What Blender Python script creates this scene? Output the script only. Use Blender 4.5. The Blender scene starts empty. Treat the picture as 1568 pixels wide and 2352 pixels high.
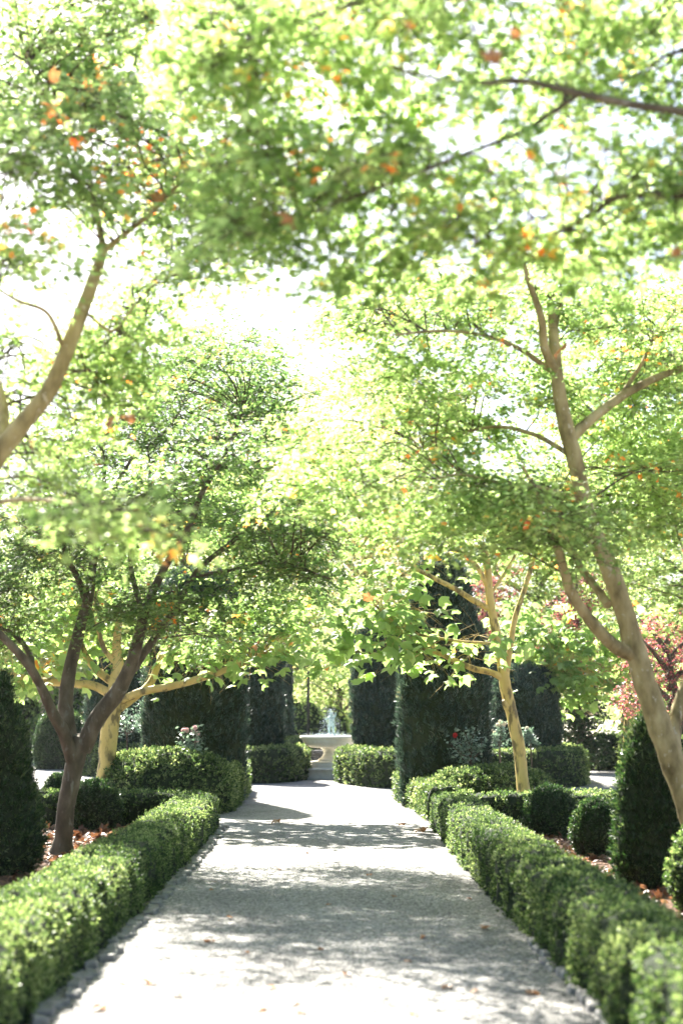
import bpy, math, random
import numpy as np
from mathutils import Vector

R = math.radians
sc = bpy.context.scene
# ------------------------------------------------------------------ camera, sky, sun, exposure
CAM_H = 1.6
PITCH, YAW = math.atan(465 / 3266.7), math.atan(23 / 3266.7)
cam_d = bpy.data.cameras.new("camera")
cam = bpy.data.objects.new("camera", cam_d)
sc.collection.objects.link(cam)
cam.location = (0, 0, CAM_H)
cam.rotation_euler = (math.pi / 2 + PITCH, 0, -YAW)
cam_d.sensor_fit = 'VERTICAL'
cam_d.sensor_height = 36
cam_d.sensor_width = 24
cam_d.lens = 50
cam_d.clip_end = 2000
cam_d.clip_start = 0.05
cam_d.dof.use_dof = True
cam_d.dof.focus_distance = 20.5
cam_d.dof.aperture_fstop = 1.35
sc.camera = cam

SUN_EL, SUN_AZ = 42.0, -19.5          # azimuth measured from +Y, negative = to the left
world = bpy.data.worlds.new("World")
sc.world = world
world.use_nodes = True
nt = world.node_tree
bg = nt.nodes["Background"]
sky = nt.nodes.new("ShaderNodeTexSky")
sky.sky_type = 'NISHITA'
sky.sun_disc = False
sky.sun_elevation = R(SUN_EL)
sky.sun_rotation = R(SUN_AZ)
sky.air_density = 1.0
sky.dust_density = 2.0
nt.links.new(sky.outputs[0], bg.inputs[0])
bg.inputs[1].default_value = 0.052
sun_d = bpy.data.lights.new("sun", 'SUN')
sun_d.energy = 5.0
sun_d.angle = R(0.53)
sun_d.color = (1.0, 0.95, 0.86)
sun = bpy.data.objects.new("sun", sun_d)
sc.collection.objects.link(sun)
sdir = Vector((math.sin(R(SUN_AZ)) * math.cos(R(SUN_EL)), math.cos(R(SUN_AZ)) * math.cos(R(SUN_EL)), math.sin(R(SUN_EL))))
sun.rotation_euler = sdir.to_track_quat('Z', 'Y').to_euler()
sc.view_settings.view_transform = 'Standard'
sc.view_settings.look = 'None'
sc.view_settings.exposure = 2.65
sc.view_settings.gamma = 1
sc.cycles.use_denoising = True
sc.cycles.max_bounces = 12
sc.cycles.diffuse_bounces = 6
sc.cycles.transmission_bounces = 6
sc.cycles.sample_clamp_indirect = 8

rng = np.random.default_rng(7)
random.seed(7)

# ------------------------------------------------------------------ measuring: where a sight line of the photograph meets a depth / the ground
_rx, _rz = math.pi / 2 + PITCH, -YAW
_cr = np.array(cam.rotation_euler.to_matrix())

def _ray(px, py):
    d = np.array([(px - 784) / 3266.7, -(py - 1176) / 3266.7, -1.0])
    return _cr @ d

def at(px, py, Y):
    d = _ray(px, py)
    t = Y / d[1]
    return np.array([d[0] * t, Y, CAM_H + d[2] * t])

def gp(px, py, z=0.0):
    d = _ray(px, py)
    t = (z - CAM_H) / d[2]
    return np.array([d[0] * t, d[1] * t, z])

def m_per_px(Y):
    return Y / 3266.7

# ------------------------------------------------------------------ object helpers
def link(o, parent=None):
    sc.collection.objects.link(o)
    if parent is not None:
        o.parent = parent
    return o

def tag(o, label=None, cat=None, group=None, kind=None):
    if label: o['label'] = label
    if cat: o['category'] = cat
    if group: o['group'] = group
    if kind: o['kind'] = kind
    return o

def thing(name, label, cat, loc=(0, 0, 0), group=None):
    o = bpy.data.objects.new(name, None)
    o.location = [float(v) for v in loc]
    o.empty_display_size = 0.2
    link(o)
    return tag(o, label, cat, group)

class Geo:
    """collects vertex / face arrays and links them as ONE mesh object"""
    def __init__(s):
        s.V, s.L, s.T, s.M, s.S, s.n = [], [], [], [], [], 0
    def add(s, V, F, mat=0, smooth=False):
        V = np.asarray(V, dtype=np.float64).reshape(-1, 3)
        F = np.asarray(F, dtype=np.int64)
        s.V.append(V)
        s.L.append((F + s.n).ravel())
        s.T.append(np.full(len(F), F.shape[1], dtype=np.int32))
        s.M.append(np.full(len(F), mat, dtype=np.int32))
        s.S.append(np.full(len(F), smooth, dtype=bool))
        s.n += len(V)
        return s
    def build(s, name, mats, parent=None, origin=(0, 0, 0)):
        V = np.concatenate(s.V) - np.asarray(origin, dtype=float)
        L = np.concatenate(s.L); T = np.concatenate(s.T); M = np.concatenate(s.M); S = np.concatenate(s.S)
        me = bpy.data.meshes.new(name)
        me.vertices.add(len(V)); me.loops.add(len(L)); me.polygons.add(len(T))
        me.vertices.foreach_set("co", V.astype(np.float32).ravel())
        me.loops.foreach_set("vertex_index", L.astype(np.int32))
        me.polygons.foreach_set("loop_start", np.concatenate([[0], np.cumsum(T)[:-1]]).astype(np.int32))
        me.polygons.foreach_set("loop_total", T)
        me.polygons.foreach_set("material_index", M)
        me.polygons.foreach_set("use_smooth", S)
        for m in (mats if isinstance(mats, (list, tuple)) else [mats]):
            me.materials.append(m)
        me.update(calc_edges=True)
        o = bpy.data.objects.new(name, me)
        if parent is None:
            o.location = [float(v) for v in origin]
        return link(o, parent)

def _h(i, j, k, seed):
    n = (i * 374761393 + j * 668265263 + k * 2147483647 + seed * 1274126177) & 0xffffffff
    n = ((n ^ (n >> 13)) * 1274126177) & 0xffffffff
    n = n ^ (n >> 16)
    return (n & 0xffff) / 32767.5 - 1.0

def noise(P, scale, seed=0):
    """value noise, -1..1, P (n,3), scale = feature size in metres (number or triple)"""
    Q = np.asarray(P) / np.asarray(scale) + 1000.0
    I = np.floor(Q).astype(np.int64); f = Q - I
    f = f * f * (3 - 2 * f)
    i, j, k = I[:, 0], I[:, 1], I[:, 2]
    out = 0
    for a in (0, 1):
        for b in (0, 1):
            for c in (0, 1):
                w = (f[:, 0] if a else 1 - f[:, 0]) * (f[:, 1] if b else 1 - f[:, 1]) * (f[:, 2] if c else 1 - f[:, 2])
                out = out + w * _h(i + a, j + b, k + c, seed)
    return out

def unit(A):
    return A / np.maximum(np.linalg.norm(A, axis=-1, keepdims=True), 1e-9)

def grid_faces(nu, nv, wrap=False):
    a = np.arange(nu - 1)[:, None] * nv
    jj = np.arange(nv if wrap else nv - 1)[None, :]
    j2 = (jj + 1) % nv
    return np.stack([a + jj, a + nv + jj, a + nv + j2, a + j2], -1).reshape(-1, 4)

def grid_normals(V, F):
    n = np.cross(V[F[:, 2]] - V[F[:, 0]], V[F[:, 3]] - V[F[:, 1]])
    area = np.linalg.norm(n, axis=1) / 2
    vn = np.zeros_like(V)
    for k in range(4):
        np.add.at(vn, F[:, k], n)
    return unit(n), area, unit(vn)

def catmull(P, sub=6):
    P = np.asarray(P, dtype=float)
    if len(P) < 3:
        t = np.linspace(0, 1, sub * (len(P) - 1) + 1)[:, None]
        return P[0] * (1 - t) + P[-1] * t
    Q = np.vstack([2 * P[0] - P[1], P, 2 * P[-1] - P[-2]])
    out = []
    for i in range(1, len(Q) - 2):
        t = np.linspace(0, 1, sub, endpoint=False)[:, None]
        p0, p1, p2, p3 = Q[i - 1], Q[i], Q[i + 1], Q[i + 2]
        out.append(0.5 * (2 * p1 + (p2 - p0) * t + (2 * p0 - 5 * p1 + 4 * p2 - p3) * t ** 2 + (3 * p1 - p0 - 3 * p2 + p3) * t ** 3))
    out.append(P[-1:])
    return np.vstack(out)

def tube(g, P, r, sides=8, mat=0, bump=0.0, seed=0):
    P = np.asarray(P, dtype=float); n = len(P)
    r = np.asarray(r, dtype=float)
    T = unit(np.gradient(P, axis=0))
    ref = np.array([1.0, 0, 0]) if abs(T[0, 0]) < 0.8 else np.array([0, 1.0, 0])
    Ns = np.zeros_like(P)
    v = unit(np.cross(T[0], ref))
    for i in range(n):
        v = unit(v - T[i] * np.dot(v, T[i])); Ns[i] = v
    B = np.cross(T, Ns)
    a = np.linspace(0, 2 * np.pi, sides, endpoint=False)
    D = Ns[:, None, :] * np.cos(a)[None, :, None] + B[:, None, :] * np.sin(a)[None, :, None]
    V = (P[:, None, :] + D * r[:, None, None]).reshape(-1, 3)
    if bump:
        rr = np.repeat(r, sides)
        V = V + D.reshape(-1, 3) * (rr * bump * (noise(V, 0.14, seed) + 0.6 * noise(V, (0.05, 0.05, 0.12), seed + 1)))[:, None]
    g.add(V, grid_faces(n, sides, True), mat, True)
    g.add(V[-sides:], [list(range(sides))[::-1]], mat)
    g.add(V[:sides], [list(range(sides))], mat)

def instances(g, tv, tf, pos, X, Y, Z, size, mat=0):
    """place a small template at many positions; X, Y, Z are its axes, (n,3)"""
    tv = np.asarray(tv, dtype=float); k = len(tv)
    size = np.broadcast_to(np.asarray(size, dtype=float), (len(pos),))
    V = (X[:, None, :] * tv[None, :, 0:1] + Y[:, None, :] * tv[None, :, 1:2] + Z[:, None, :] * tv[None, :, 2:3]) * size[:, None, None] + pos[:, None, :]
    for F in tf:
        F = np.asarray(F)
        FF = (F[None, :, :] + (np.arange(len(pos)) * k)[:, None, None]).reshape(-1, F.shape[1])
        if F is tf[0] or len(tf) == 1:
            g.add(V.reshape(-1, 3), FF, mat)

def frames(Z, r):
    """random frames whose Z axis is given"""
    A = unit(np.cross(Z, unit(r.normal(size=Z.shape))))
    return A, np.cross(Z, A), Z

# leaf templates (unit size, stalk at the origin, lying in XY, tip along +Y)
def star_leaf(lobes, depth, curl, width=1.0):
    pts = [(0.0, 0.0)]
    angs = np.linspace(-125, 125, lobes)
    for i, a in enumerate(angs):
        L = 1.0 - 0.38 * (abs(a) / 125) ** 1.5
        if i > 0:
            am = R((angs[i - 1] + a) / 2)
            pts.append((math.sin(am) * depth * width, 0.35 + math.cos(am) * depth))
        pts.append((math.sin(R(a)) * L * 0.68 * width, 0.35 + math.cos(R(a)) * L * 0.65))
    c = [(0, 0.35, 0.0)]
    out = [(x, y, -curl * (x * x + (y - .35) ** 2)) for x, y in pts]
    n = len(out)
    return np.array(c + out), [np.array([[0, 1 + i, 1 + (i + 1) % n] for i in range(n)])]

MAPLE = star_leaf(5, 0.17, 0.35)
PLANE = star_leaf(5, 0.39, 0.85, 1.1)
DRY = star_leaf(5, 0.34, 0.95)
OVAL = (np.array([(0, 0, 0), (.28, .42, .05), (0, 1, -.08), (-.28, .42, .05)]), [np.array([[0, 1, 2, 3]])])

def sprig_template(n, spread, lw, ll, seed, step=.12):
    r = np.random.default_rng(seed)
    V, F = [], []
    for i in range(n):
        a = i * 2.4 + r.uniform(-.3, .3)
        base = np.array([0, 0, i * step])
        d = unit(np.array([math.cos(a) * spread, math.sin(a) * spread, 0.55 + .5 * i / n]))
        s = unit(np.cross(d, np.array([0, 0, 1.0])) + 0.4 * r.normal(size=3))
        k = len(V)
        V += [base, base + d * ll * .5 + s * lw, base + d * ll, base + d * ll * .5 - s * lw]
        F.append([k, k + 1, k + 2, k + 3])
    return np.array(V), [np.array(F)]

BOX_SPRIG = sprig_template(6, .8, .17, .55, 1)
YEW_SPRIG = sprig_template(5, .5, .10, .7, 2, .12)

# ------------------------------------------------------------------ materials
def mat_new(name):
    m = bpy.data.materials.new(name)
    m.use_nodes = True
    return m, m.node_tree.nodes, m.node_tree.links, m.node_tree.nodes["Principled BSDF"]

def ramp(nodes, stops, interp='LINEAR'):
    n = nodes.new("ShaderNodeValToRGB")
    n.color_ramp.interpolation = interp
    e = n.color_ramp.elements
    e[0].position, e[0].color = stops[0][0], (*stops[0][1], 1)
    e[1].position, e[1].color = stops[1][0], (*stops[1][1], 1)
    for p, c in stops[2:]:
        x = e.new(p); x.color = (*c, 1)
    return n

def leaf_mat(name, stops, trans=0.45, gain=(1.5, 1.6, 0.9), rough=0.45, spec=0.4):
    m, N, L, P = mat_new(name)
    geo = N.new("ShaderNodeNewGeometry")
    rp = ramp(N, stops)
    tc = N.new("ShaderNodeTexCoord"); nz = N.new("ShaderNodeTexNoise")
    nz.inputs["Scale"].default_value = 1.6; nz.inputs["Detail"].default_value = 3
    L.new(tc.outputs["Object"], nz.inputs[0])
    ma = N.new("ShaderNodeMath"); ma.operation = 'MULTIPLY_ADD'; ma.inputs[1].default_value = 1.5; ma.inputs[2].default_value = -.79
    L.new(nz.outputs[0], ma.inputs[0])
    mb = N.new("ShaderNodeMath"); mb.operation = 'MULTIPLY_ADD'; mb.inputs[1].default_value = .86
    L.new(geo.outputs["Random Per Island"], mb.inputs[0]); L.new(ma.outputs[0], mb.inputs[2]); mb.use_clamp = True
    L.new(mb.outputs[0], rp.inputs[0])
    L.new(rp.outputs[0], P.inputs["Base Color"])
    P.inputs["Roughness"].default_value = rough
    P.inputs["Specular IOR Level"].default_value = spec
    mul = N.new("ShaderNodeMix"); mul.data_type = 'RGBA'; mul.blend_type = 'MULTIPLY'; mul.clamp_result = False
    mul.inputs[0].default_value = 1
    L.new(rp.outputs[0], mul.inputs[6]); mul.inputs[7].default_value = (*gain, 1)
    tr = N.new("ShaderNodeBsdfTranslucent")
    L.new(mul.outputs[2], tr.inputs[0])
    mix = N.new("ShaderNodeMixShader"); mix.inputs[0].default_value = trans
    L.new(P.outputs[0], mix.inputs[1]); L.new(tr.outputs[0], mix.inputs[2])
    L.new(mix.outputs[0], N["Material Output"].inputs[0])
    return m

def noise_mat(name, stops, scale=8, detail=6, rough=0.85, bump=0.3, dist=0.02, stretch=(1, 1, 1), spec=0.25, second=None):
    m, N, L, P = mat_new(name)
    tc = N.new("ShaderNodeTexCoord"); mp = N.new("ShaderNodeMapping")
    mp.inputs["Scale"].default_value = stretch
    L.new(tc.outputs["Object"], mp.inputs[0])
    nz = N.new("ShaderNodeTexNoise"); nz.inputs["Scale"].default_value = scale; nz.inputs["Detail"].default_value = detail
    L.new(mp.outputs[0], nz.inputs[0])
    rp = ramp(N, stops); L.new(nz.outputs[0], rp.inputs[0])
    col = rp.outputs[0]
    if second:
        sc2, lo, hi, c2 = second
        n2 = N.new("ShaderNodeTexNoise"); n2.inputs["Scale"].default_value = sc2; n2.inputs["Detail"].default_value = 4
        L.new(mp.outputs[0], n2.inputs[0])
        r2 = ramp(N, [(lo, (0, 0, 0)), (hi, (1, 1, 1))]); L.new(n2.outputs[0], r2.inputs[0])
        mx = N.new("ShaderNodeMix"); mx.data_type = 'RGBA'
        L.new(r2.outputs[0], mx.inputs[0]); L.new(col, mx.inputs[6]); mx.inputs[7].default_value = (*c2, 1)
        col = mx.outputs[2]
    L.new(col, P.inputs["Base Color"])
    P.inputs["Roughness"].default_value = rough
    P.inputs["Specular IOR Level"].default_value = spec
    bp = N.new("ShaderNodeBump"); bp.inputs["Strength"].default_value = bump; bp.inputs["Distance"].default_value = dist
    L.new(nz.outputs[0], bp.inputs["Height"]); L.new(bp.outputs[0], P.inputs["Normal"])
    return m

def gravel_mat():
    m, N, L, P = mat_new("pale crushed gravel")
    tc = N.new("ShaderNodeTexCoord")
    vo = N.new("ShaderNodeTexVoronoi"); vo.inputs["Scale"].default_value = 75
    L.new(tc.outputs["Object"], vo.inputs[0])
    n1 = N.new("ShaderNodeTexNoise"); n1.inputs["Scale"].default_value = 0.9; n1.inputs["Detail"].default_value = 5
    n2 = N.new("ShaderNodeTexNoise"); n2.inputs["Scale"].default_value = 22; n2.inputs["Detail"].default_value = 8; n2.inputs["Roughness"].default_value = .8
    L.new(tc.outputs["Object"], n1.inputs[0]); L.new(tc.outputs["Object"], n2.inputs[0])
    sep = N.new("ShaderNodeSeparateColor"); L.new(vo.outputs["Color"], sep.inputs[0])
    r1 = ramp(N, [(0.0, (.075, .074, .072)), (.25, (.20, .198, .194)), (.7, (.385, .377, .362)), (1.0, (.62, .61, .585))])
    L.new(sep.outputs[0], r1.inputs[0])
    r2 = ramp(N, [(.3, (.62, .61, .60)), (.5, (.92, .91, .9)), (.7, (1.1, 1.1, 1.1))])
    L.new(n2.outputs[0], r2.inputs[0])
    r3 = ramp(N, [(.3, (.68, .68, .675)), (.7, (1.08, 1.08, 1.07))]); L.new(n1.outputs[0], r3.inputs[0])
    a = N.new("ShaderNodeMix"); a.data_type = 'RGBA'; a.blend_type = 'MULTIPLY'; a.inputs[0].default_value = 1
    L.new(r1.outputs[0], a.inputs[6]); L.new(r2.outputs[0], a.inputs[7])
    b = N.new("ShaderNodeMix"); b.data_type = 'RGBA'; b.blend_type = 'MULTIPLY'; b.inputs[0].default_value = 1
    L.new(a.outputs[2], b.inputs[6]); L.new(r3.outputs[0], b.inputs[7])
    L.new(b.outputs[2], P.inputs["Base Color"])
    P.inputs["Roughness"].default_value = .9
    P.inputs["Specular IOR Level"].default_value = .2
    ad = N.new("ShaderNodeMath"); ad.operation = 'MULTIPLY_ADD'
    L.new(vo.outputs["Distance"], ad.inputs[0]); ad.inputs[1].default_value = -.9
    L.new(n2.outputs[0], ad.inputs[2])
    bp = N.new("ShaderNodeBump"); bp.inputs["Strength"].default_value = .7; bp.inputs["Distance"].default_value = .02
    L.new(ad.outputs[0], bp.inputs["Height"]); L.new(bp.outputs[0], P.inputs["Normal"])
    return m

M = {}
M['gravel'] = gravel_mat()
M['dry_ground'] = noise_mat("pale dry ground", [(.3, (.30, .27, .20)), (.7, (.45, .42, .33))], 1.5, 8, .95, .3)
M['mulch'] = noise_mat("brown bark mulch", [(.3, (.035, .02, .012)), (.5, (.10, .055, .032)), (.72, (.24, .135, .08))], 26, 8, .95, 1.0, .03)
M['maple_bark'] = noise_mat("grey brown maple bark", [(.25, (.045, .036, .025)), (.5, (.105, .086, .060)), (.75, (.19, .16, .115))], 9, 8, .9, .5, .015, (1, 1, .45), second=(14, .60, .72, (.22, .21, .17)))
M['tan_bark'] = noise_mat("tan maple bark with lichen", [(.3, (.12, .092, .042)), (.5, (.32, .255, .125)), (.7, (.48, .40, .22))], 8, 10, .85, .7, .012, (1, 1, .5), second=(26, .62, .68, (.48, .42, .31)))
M['plane_bark'] = noise_mat("yellow plane bark with brown flakes", [(.3, (.52, .37, .12)), (.7, (.66, .50, .20))], 6, 6, .7, .25, .01, (1, 1, .4), second=(9, .52, .62, (.20, .15, .07)))
M['pale_plane_bark'] = noise_mat("cream plane bark", [(.3, (.42, .36, .26)), (.7, (.62, .56, .44))], 6, 6, .7, .25, .01, (1, 1, .4), second=(7, .58, .66, (.25, .18, .11)))
M['twig'] = noise_mat("dark maple twig", [(.3, (.05, .035, .025)), (.7, (.13, .095, .07))], 14, 4, .9, .3, .006)
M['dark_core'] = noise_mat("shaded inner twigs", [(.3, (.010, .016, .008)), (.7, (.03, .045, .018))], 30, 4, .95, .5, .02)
G1, G2, G3 = (.05, .09, .024), (.11, .17, .052), (.20, .265, .11)
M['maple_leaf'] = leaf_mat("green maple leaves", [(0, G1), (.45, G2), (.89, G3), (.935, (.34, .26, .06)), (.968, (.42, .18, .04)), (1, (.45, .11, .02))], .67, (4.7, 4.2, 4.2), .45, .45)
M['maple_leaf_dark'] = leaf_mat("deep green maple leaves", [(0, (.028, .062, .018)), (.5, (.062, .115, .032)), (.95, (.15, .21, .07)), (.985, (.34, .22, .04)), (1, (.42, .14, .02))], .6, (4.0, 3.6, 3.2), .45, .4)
M['plane_leaf'] = leaf_mat("pale green plane leaves", [(0, (.10, .17, .05)), (.5, (.16, .25, .075)), (.93, (.25, .34, .13)), (.95, (.40, .30, .05)), (1, (.38, .15, .03))], .58, (2.7, 2.5, 2.3), .45, .4)
M['far_leaf'] = leaf_mat("sunlit yellow green leaves", [(0, (.08, .13, .045)), (.5, (.16, .22, .075)), (.94, (.27, .32, .13)), (1, (.40, .27, .08))], .6, (2.9, 2.7, 2.4), .5, .3)
M['autumn_leaf'] = leaf_mat("turning peach green leaves", [(0, (.14, .2, .05)), (.4, (.26, .28, .08)), (.8, (.42, .30, .12)), (1, (.48, .22, .09))], .6, (2.3, 2.2, 2.6), .5, .3)
M['red_leaf'] = leaf_mat("red purple leaves", [(0, (.10, .04, .05)), (.4, (.28, .08, .085)), (.65, (.38, .14, .11)), (.67, (.10, .14, .04)), (1, (.2, .22, .08))], .5, (2.1, 1.9, 1.8))
M['grey_needle'] = leaf_mat("blue grey needles", [(0, (.14, .2, .19)), (1, (.27, .33, .32))], .3, (1, 1, 1))
M['box_leaf'] = leaf_mat("clipped box leaves", [(0, (.016, .036, .012)), (.45, (.062, .108, .034)), (1, (.30, .36, .17))], .42, (2.3, 2.3, 1.6), .5, .3)
M['ring_leaf'] = leaf_mat("olive hedge leaves", [(0, (.025, .05, .02)), (.45, (.075, .12, .042)), (1, (.28, .33, .16))], .40, (2.3, 2.2, 1.6), .5, .3)
M['ball_leaf'] = leaf_mat("dark box ball leaves", [(0, (.012, .032, .012)), (.5, (.025, .06, .018)), (1, (.15, .19, .09))], .35, (1.8, 1.8, 1.2), .4, .4)
M['yew_leaf'] = leaf_mat("dark cypress sprays", [(0, (.022, .042, .034)), (.5, (.045, .082, .064)), (.9, (.13, .18, .14)), (1, (.19, .18, .13))], .25, (1.2, 1.3, .9), .5, .35)
M['rose_leaf'] = leaf_mat("rose leaves with painted pale sheen", [(0, (.08, .14, .10)), (1, (.30, .38, .31))], .35, (1.3, 1.4, 1.1), .3, .8)  # pale bluish sheen of the sky is put into the leaf colour
M['petal_pink'] = leaf_mat("pale pink rose petals", [(0, (.75, .45, .50)), (1, (.85, .62, .62))], .35, (1, 1, 1))
M['petal_red'] = leaf_mat("red rose petals", [(0, (.55, .03, .04)), (1, (.65, .06, .06))], .3, (1, 1, 1))
M['petal_cream'] = leaf_mat("cream rose petals", [(0, (.78, .70, .52)), (1, (.85, .80, .66))], .35, (1, 1, 1))
M['dry_leaf'] = leaf_mat("dry orange leaves", [(0, (.22, .10, .04)), (.5, (.36, .17, .065)), (1, (.48, .29, .13))], .35, (1.2, 1.1, 1.0))
M['litter'] = leaf_mat("brown leaf litter", [(0, (.10, .045, .025)), (.5, (.22, .11, .06)), (1, (.42, .26, .16))], .3, (1.2, 1.1, .9))
M['stone'] = noise_mat("weathered edging stone", [(.3, (.13, .127, .12)), (.7, (.32, .31, .295))], 12, 8, .9, .8, .015)
M['limestone'] = noise_mat("cream limestone", [(.3, (.76, .70, .58)), (.7, (.86, .82, .73))], 5, 6, .7, .2, .008, second=(3, .6, .75, (.52, .40, .24)))
M['step_stone'] = noise_mat("pale grey step stone", [(.3, (.66, .63, .58)), (.7, (.80, .78, .73))], 6, 6, .8, .3, .01)
M['rubble'] = noise_mat("dark dry stone", [(.3, (.07, .07, .065)), (.6, (.16, .155, .15)), (.8, (.34, .33, .31))], 14, 5, .9, .6, .03)
M['verdigris'] = noise_mat("verdigris bronze", [(.3, (.16, .27, .26)), (.7, (.42, .55, .54))], 18, 5, .55, .3, .01, spec=.5)
M['galvanised'] = noise_mat("galvanised steel", [(.3, (.36, .38, .39)), (.7, (.52, .54, .55))], 30, 3, .45, .1, .003, spec=.5)
M['post_wood'] = noise_mat("dark wooden post", [(.3, (.03, .03, .022)), (.7, (.075, .07, .05))], 10, 5, .9, .3, .01)
_m, _N, _L, _P = mat_new("fountain water")
_P.inputs["Base Color"].default_value = (.85, .92, .95, 1); _P.inputs["Roughness"].default_value = .08
_P.inputs["Transmission Weight"].default_value = .35; _P.inputs["IOR"].default_value = 1.33
M['water'] = _m

# ------------------------------------------------------------------ ground, gravel, beds
def sheet(name, outline, z, mat, kind='structure', cell=None, rough=0.0, seed=0):
    """flat sheet with a polygon outline; with cell it is a bumpy grid clipped to a box"""
    g = Geo()
    if cell is None:
        g.add([(x, y, z) for x, y in outline], [list(range(len(outline)))])
    else:
        x0, y0, x1, y1 = outline
        nx, ny = int((x1 - x0) / cell) + 2, int((y1 - y0) / cell) + 2
        X, Y = np.meshgrid(np.linspace(x0, x1, nx), np.linspace(y0, y1, ny), indexing='ij')
        V = np.stack([X, Y, np.full_like(X, z)], -1).reshape(-1, 3)
        V[:, 2] += rough * (noise(V, .6, seed) + .5 * noise(V, .15, seed + 1))
        g.add(V, grid_faces(nx, ny), 0, True)
    o = g.build(name, mat)
    if kind: o['kind'] = kind
    return o

sheet("ground", [(-400, -60), (400, -60), (400, 600), (-400, 600)], -.012, M['dry_ground'])
sheet("gravel_path", (-16, -6, 16, 58), 0, M['gravel'], cell=.4, rough=.003)
sheet("flower_bed", (-9.0, 1.0, -1.95, 20.6), .028, M['mulch'], cell=.08, rough=.018, seed=3)
sheet("flower_bed", (1.75, 1.0, 9.5, 20.9), .028, M['mulch'], cell=.08, rough=.018, seed=5)
sheet("flower_bed", (-4.6, 24.2, -1.8, 30.6), .02, M['mulch'], cell=.2, rough=.01, seed=6)
sheet("flower_bed", (1.5, 22.6, 4.2, 28.2), .02, M['mulch'], cell=.2, rough=.01, seed=8)

# ------------------------------------------------------------------ clipped green shapes
def foliage_on(g, V, F, template, mat, dens, size, seed, up=.5, rand=.5, out=.8, jitter=.02, gap=.25, dens_fn=None):
    r = np.random.default_rng(seed)
    n, area, _ = grid_normals(V, F)
    w = area.copy()
    cen = V[F].mean(1)
    if dens_fn is not None:
        w = w * dens_fn(cen)
    cnt = int(w.sum() * dens)
    idx = r.choice(len(F), cnt, p=w / w.sum())
    u, v = r.random((2, cnt))
    q = V[F[idx]]
    P = q[:, 0] * ((1 - u) * (1 - v))[:, None] + q[:, 1] * (u * (1 - v))[:, None] + q[:, 2] * (u * v)[:, None] + q[:, 3] * ((1 - u) * v)[:, None]
    keep = noise(P, .11, seed + 5) > -1 + 2 * gap * r.random(cnt) ** .5
    P, nn = P[keep], n[idx][keep]
    cnt = len(P)
    P = P + nn * r.normal(-.2, .8, cnt)[:, None] * jitter
    Z = unit(nn * out + np.array([0, 0, up]) + r.normal(size=(cnt, 3)) * rand)
    X, Y, Z = frames(Z, r)
    instances(g, *template, P, X, Y, Z, size * r.uniform(.7, 1.3, cnt), mat)

def displace(V, F, amps, seed, groove=None):
    _, _, vn = grid_normals(V, F)
    d = 0
    for k, (amp, s) in enumerate(amps):
        d = d + amp * noise(V, s, seed + 11 * k)
    if groove is not None:
        d = d + groove
    return V + vn * d[:, None]

def smooth_path(pts, step=.08):
    C = catmull(np.array([(x, y, 0) for x, y in pts], dtype=float), 24)
    seg = np.linalg.norm(np.diff(C, axis=0), axis=1)
    s = np.concatenate([[0], np.cumsum(seg)])
    n = max(8, int(s[-1] / step))
    t = np.linspace(0, s[-1], n)
    return np.stack([np.interp(t, s, C[:, k]) for k in range(3)], 1), t

def hedge(name, label, pts, width, height, leaf, dens, size, seed, group=None, step=.08, end=.18, amps=((.036, (.065, .065, .15)), (.02, .4)), bulge=.035, period=.95, template=BOX_SPRIG, h2=None, near=None, cat="hedge"):
    C, t = smooth_path(pts, step)
    T = unit(np.gradient(C, axis=0)); side = np.stack([-T[:, 1], T[:, 0], np.zeros(len(T))], 1)
    nv = max(16, int((width + 2 * height) / step))
    # rounded-box profile by arc length: from (w/2,0) up, over and down
    a = np.linspace(0, np.pi, nv)
    e = 8.0
    px = np.sign(np.cos(a)) * np.abs(np.cos(a)) ** (2 / e) * width / 2
    pz = np.abs(np.sin(a)) ** (2 / e) * height
    # resample evenly
    pp = np.stack([px, pz], 1); s = np.concatenate([[0], np.cumsum(np.linalg.norm(np.diff(pp, axis=0), axis=1))])
    q = np.linspace(0, s[-1], nv); px, pz = np.interp(q, s, px), np.interp(q, s, pz)
    d = np.minimum(t, t[-1] - t)
    k = np.clip(1 - d / end, 0, 1)
    f = np.maximum((1 - k ** 4) ** .25, .02)
    hs = np.ones(len(t)) if h2 is None else np.linspace(1, h2 / height, len(t))
    V = C[:, None, :] + side[:, None, :] * (px[None, :, None] * f[:, None, None])
    V[:, :, 2] = pz[None, :] * (hs * (0.72 + .28 * f))[:, None]
    V = V.reshape(-1, 3)
    F = grid_faces(len(t), nv)
    F = F[:, ::-1] if grid_normals(V, F)[2][nv * (len(t) // 2) + nv // 2][2] < 0 else F
    gr = None
    if bulge:
        ph = noise(np.stack([t, 0 * t, 0 * t], 1), .8, seed) * .9
        gr = np.repeat(bulge * (np.abs(np.cos(np.pi * t / period + ph)) ** .5 - .7), nv)
    V = displace(V, F, amps, seed, gr)
    V[:, 2] = np.maximum(V[:, 2], 0)
    g = Geo()
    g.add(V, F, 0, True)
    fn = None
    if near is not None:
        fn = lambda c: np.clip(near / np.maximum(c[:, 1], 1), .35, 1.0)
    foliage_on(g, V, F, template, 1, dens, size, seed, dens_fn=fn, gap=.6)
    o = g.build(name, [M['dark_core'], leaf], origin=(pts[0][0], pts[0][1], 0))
    return tag(o, label, cat, group)

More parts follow.
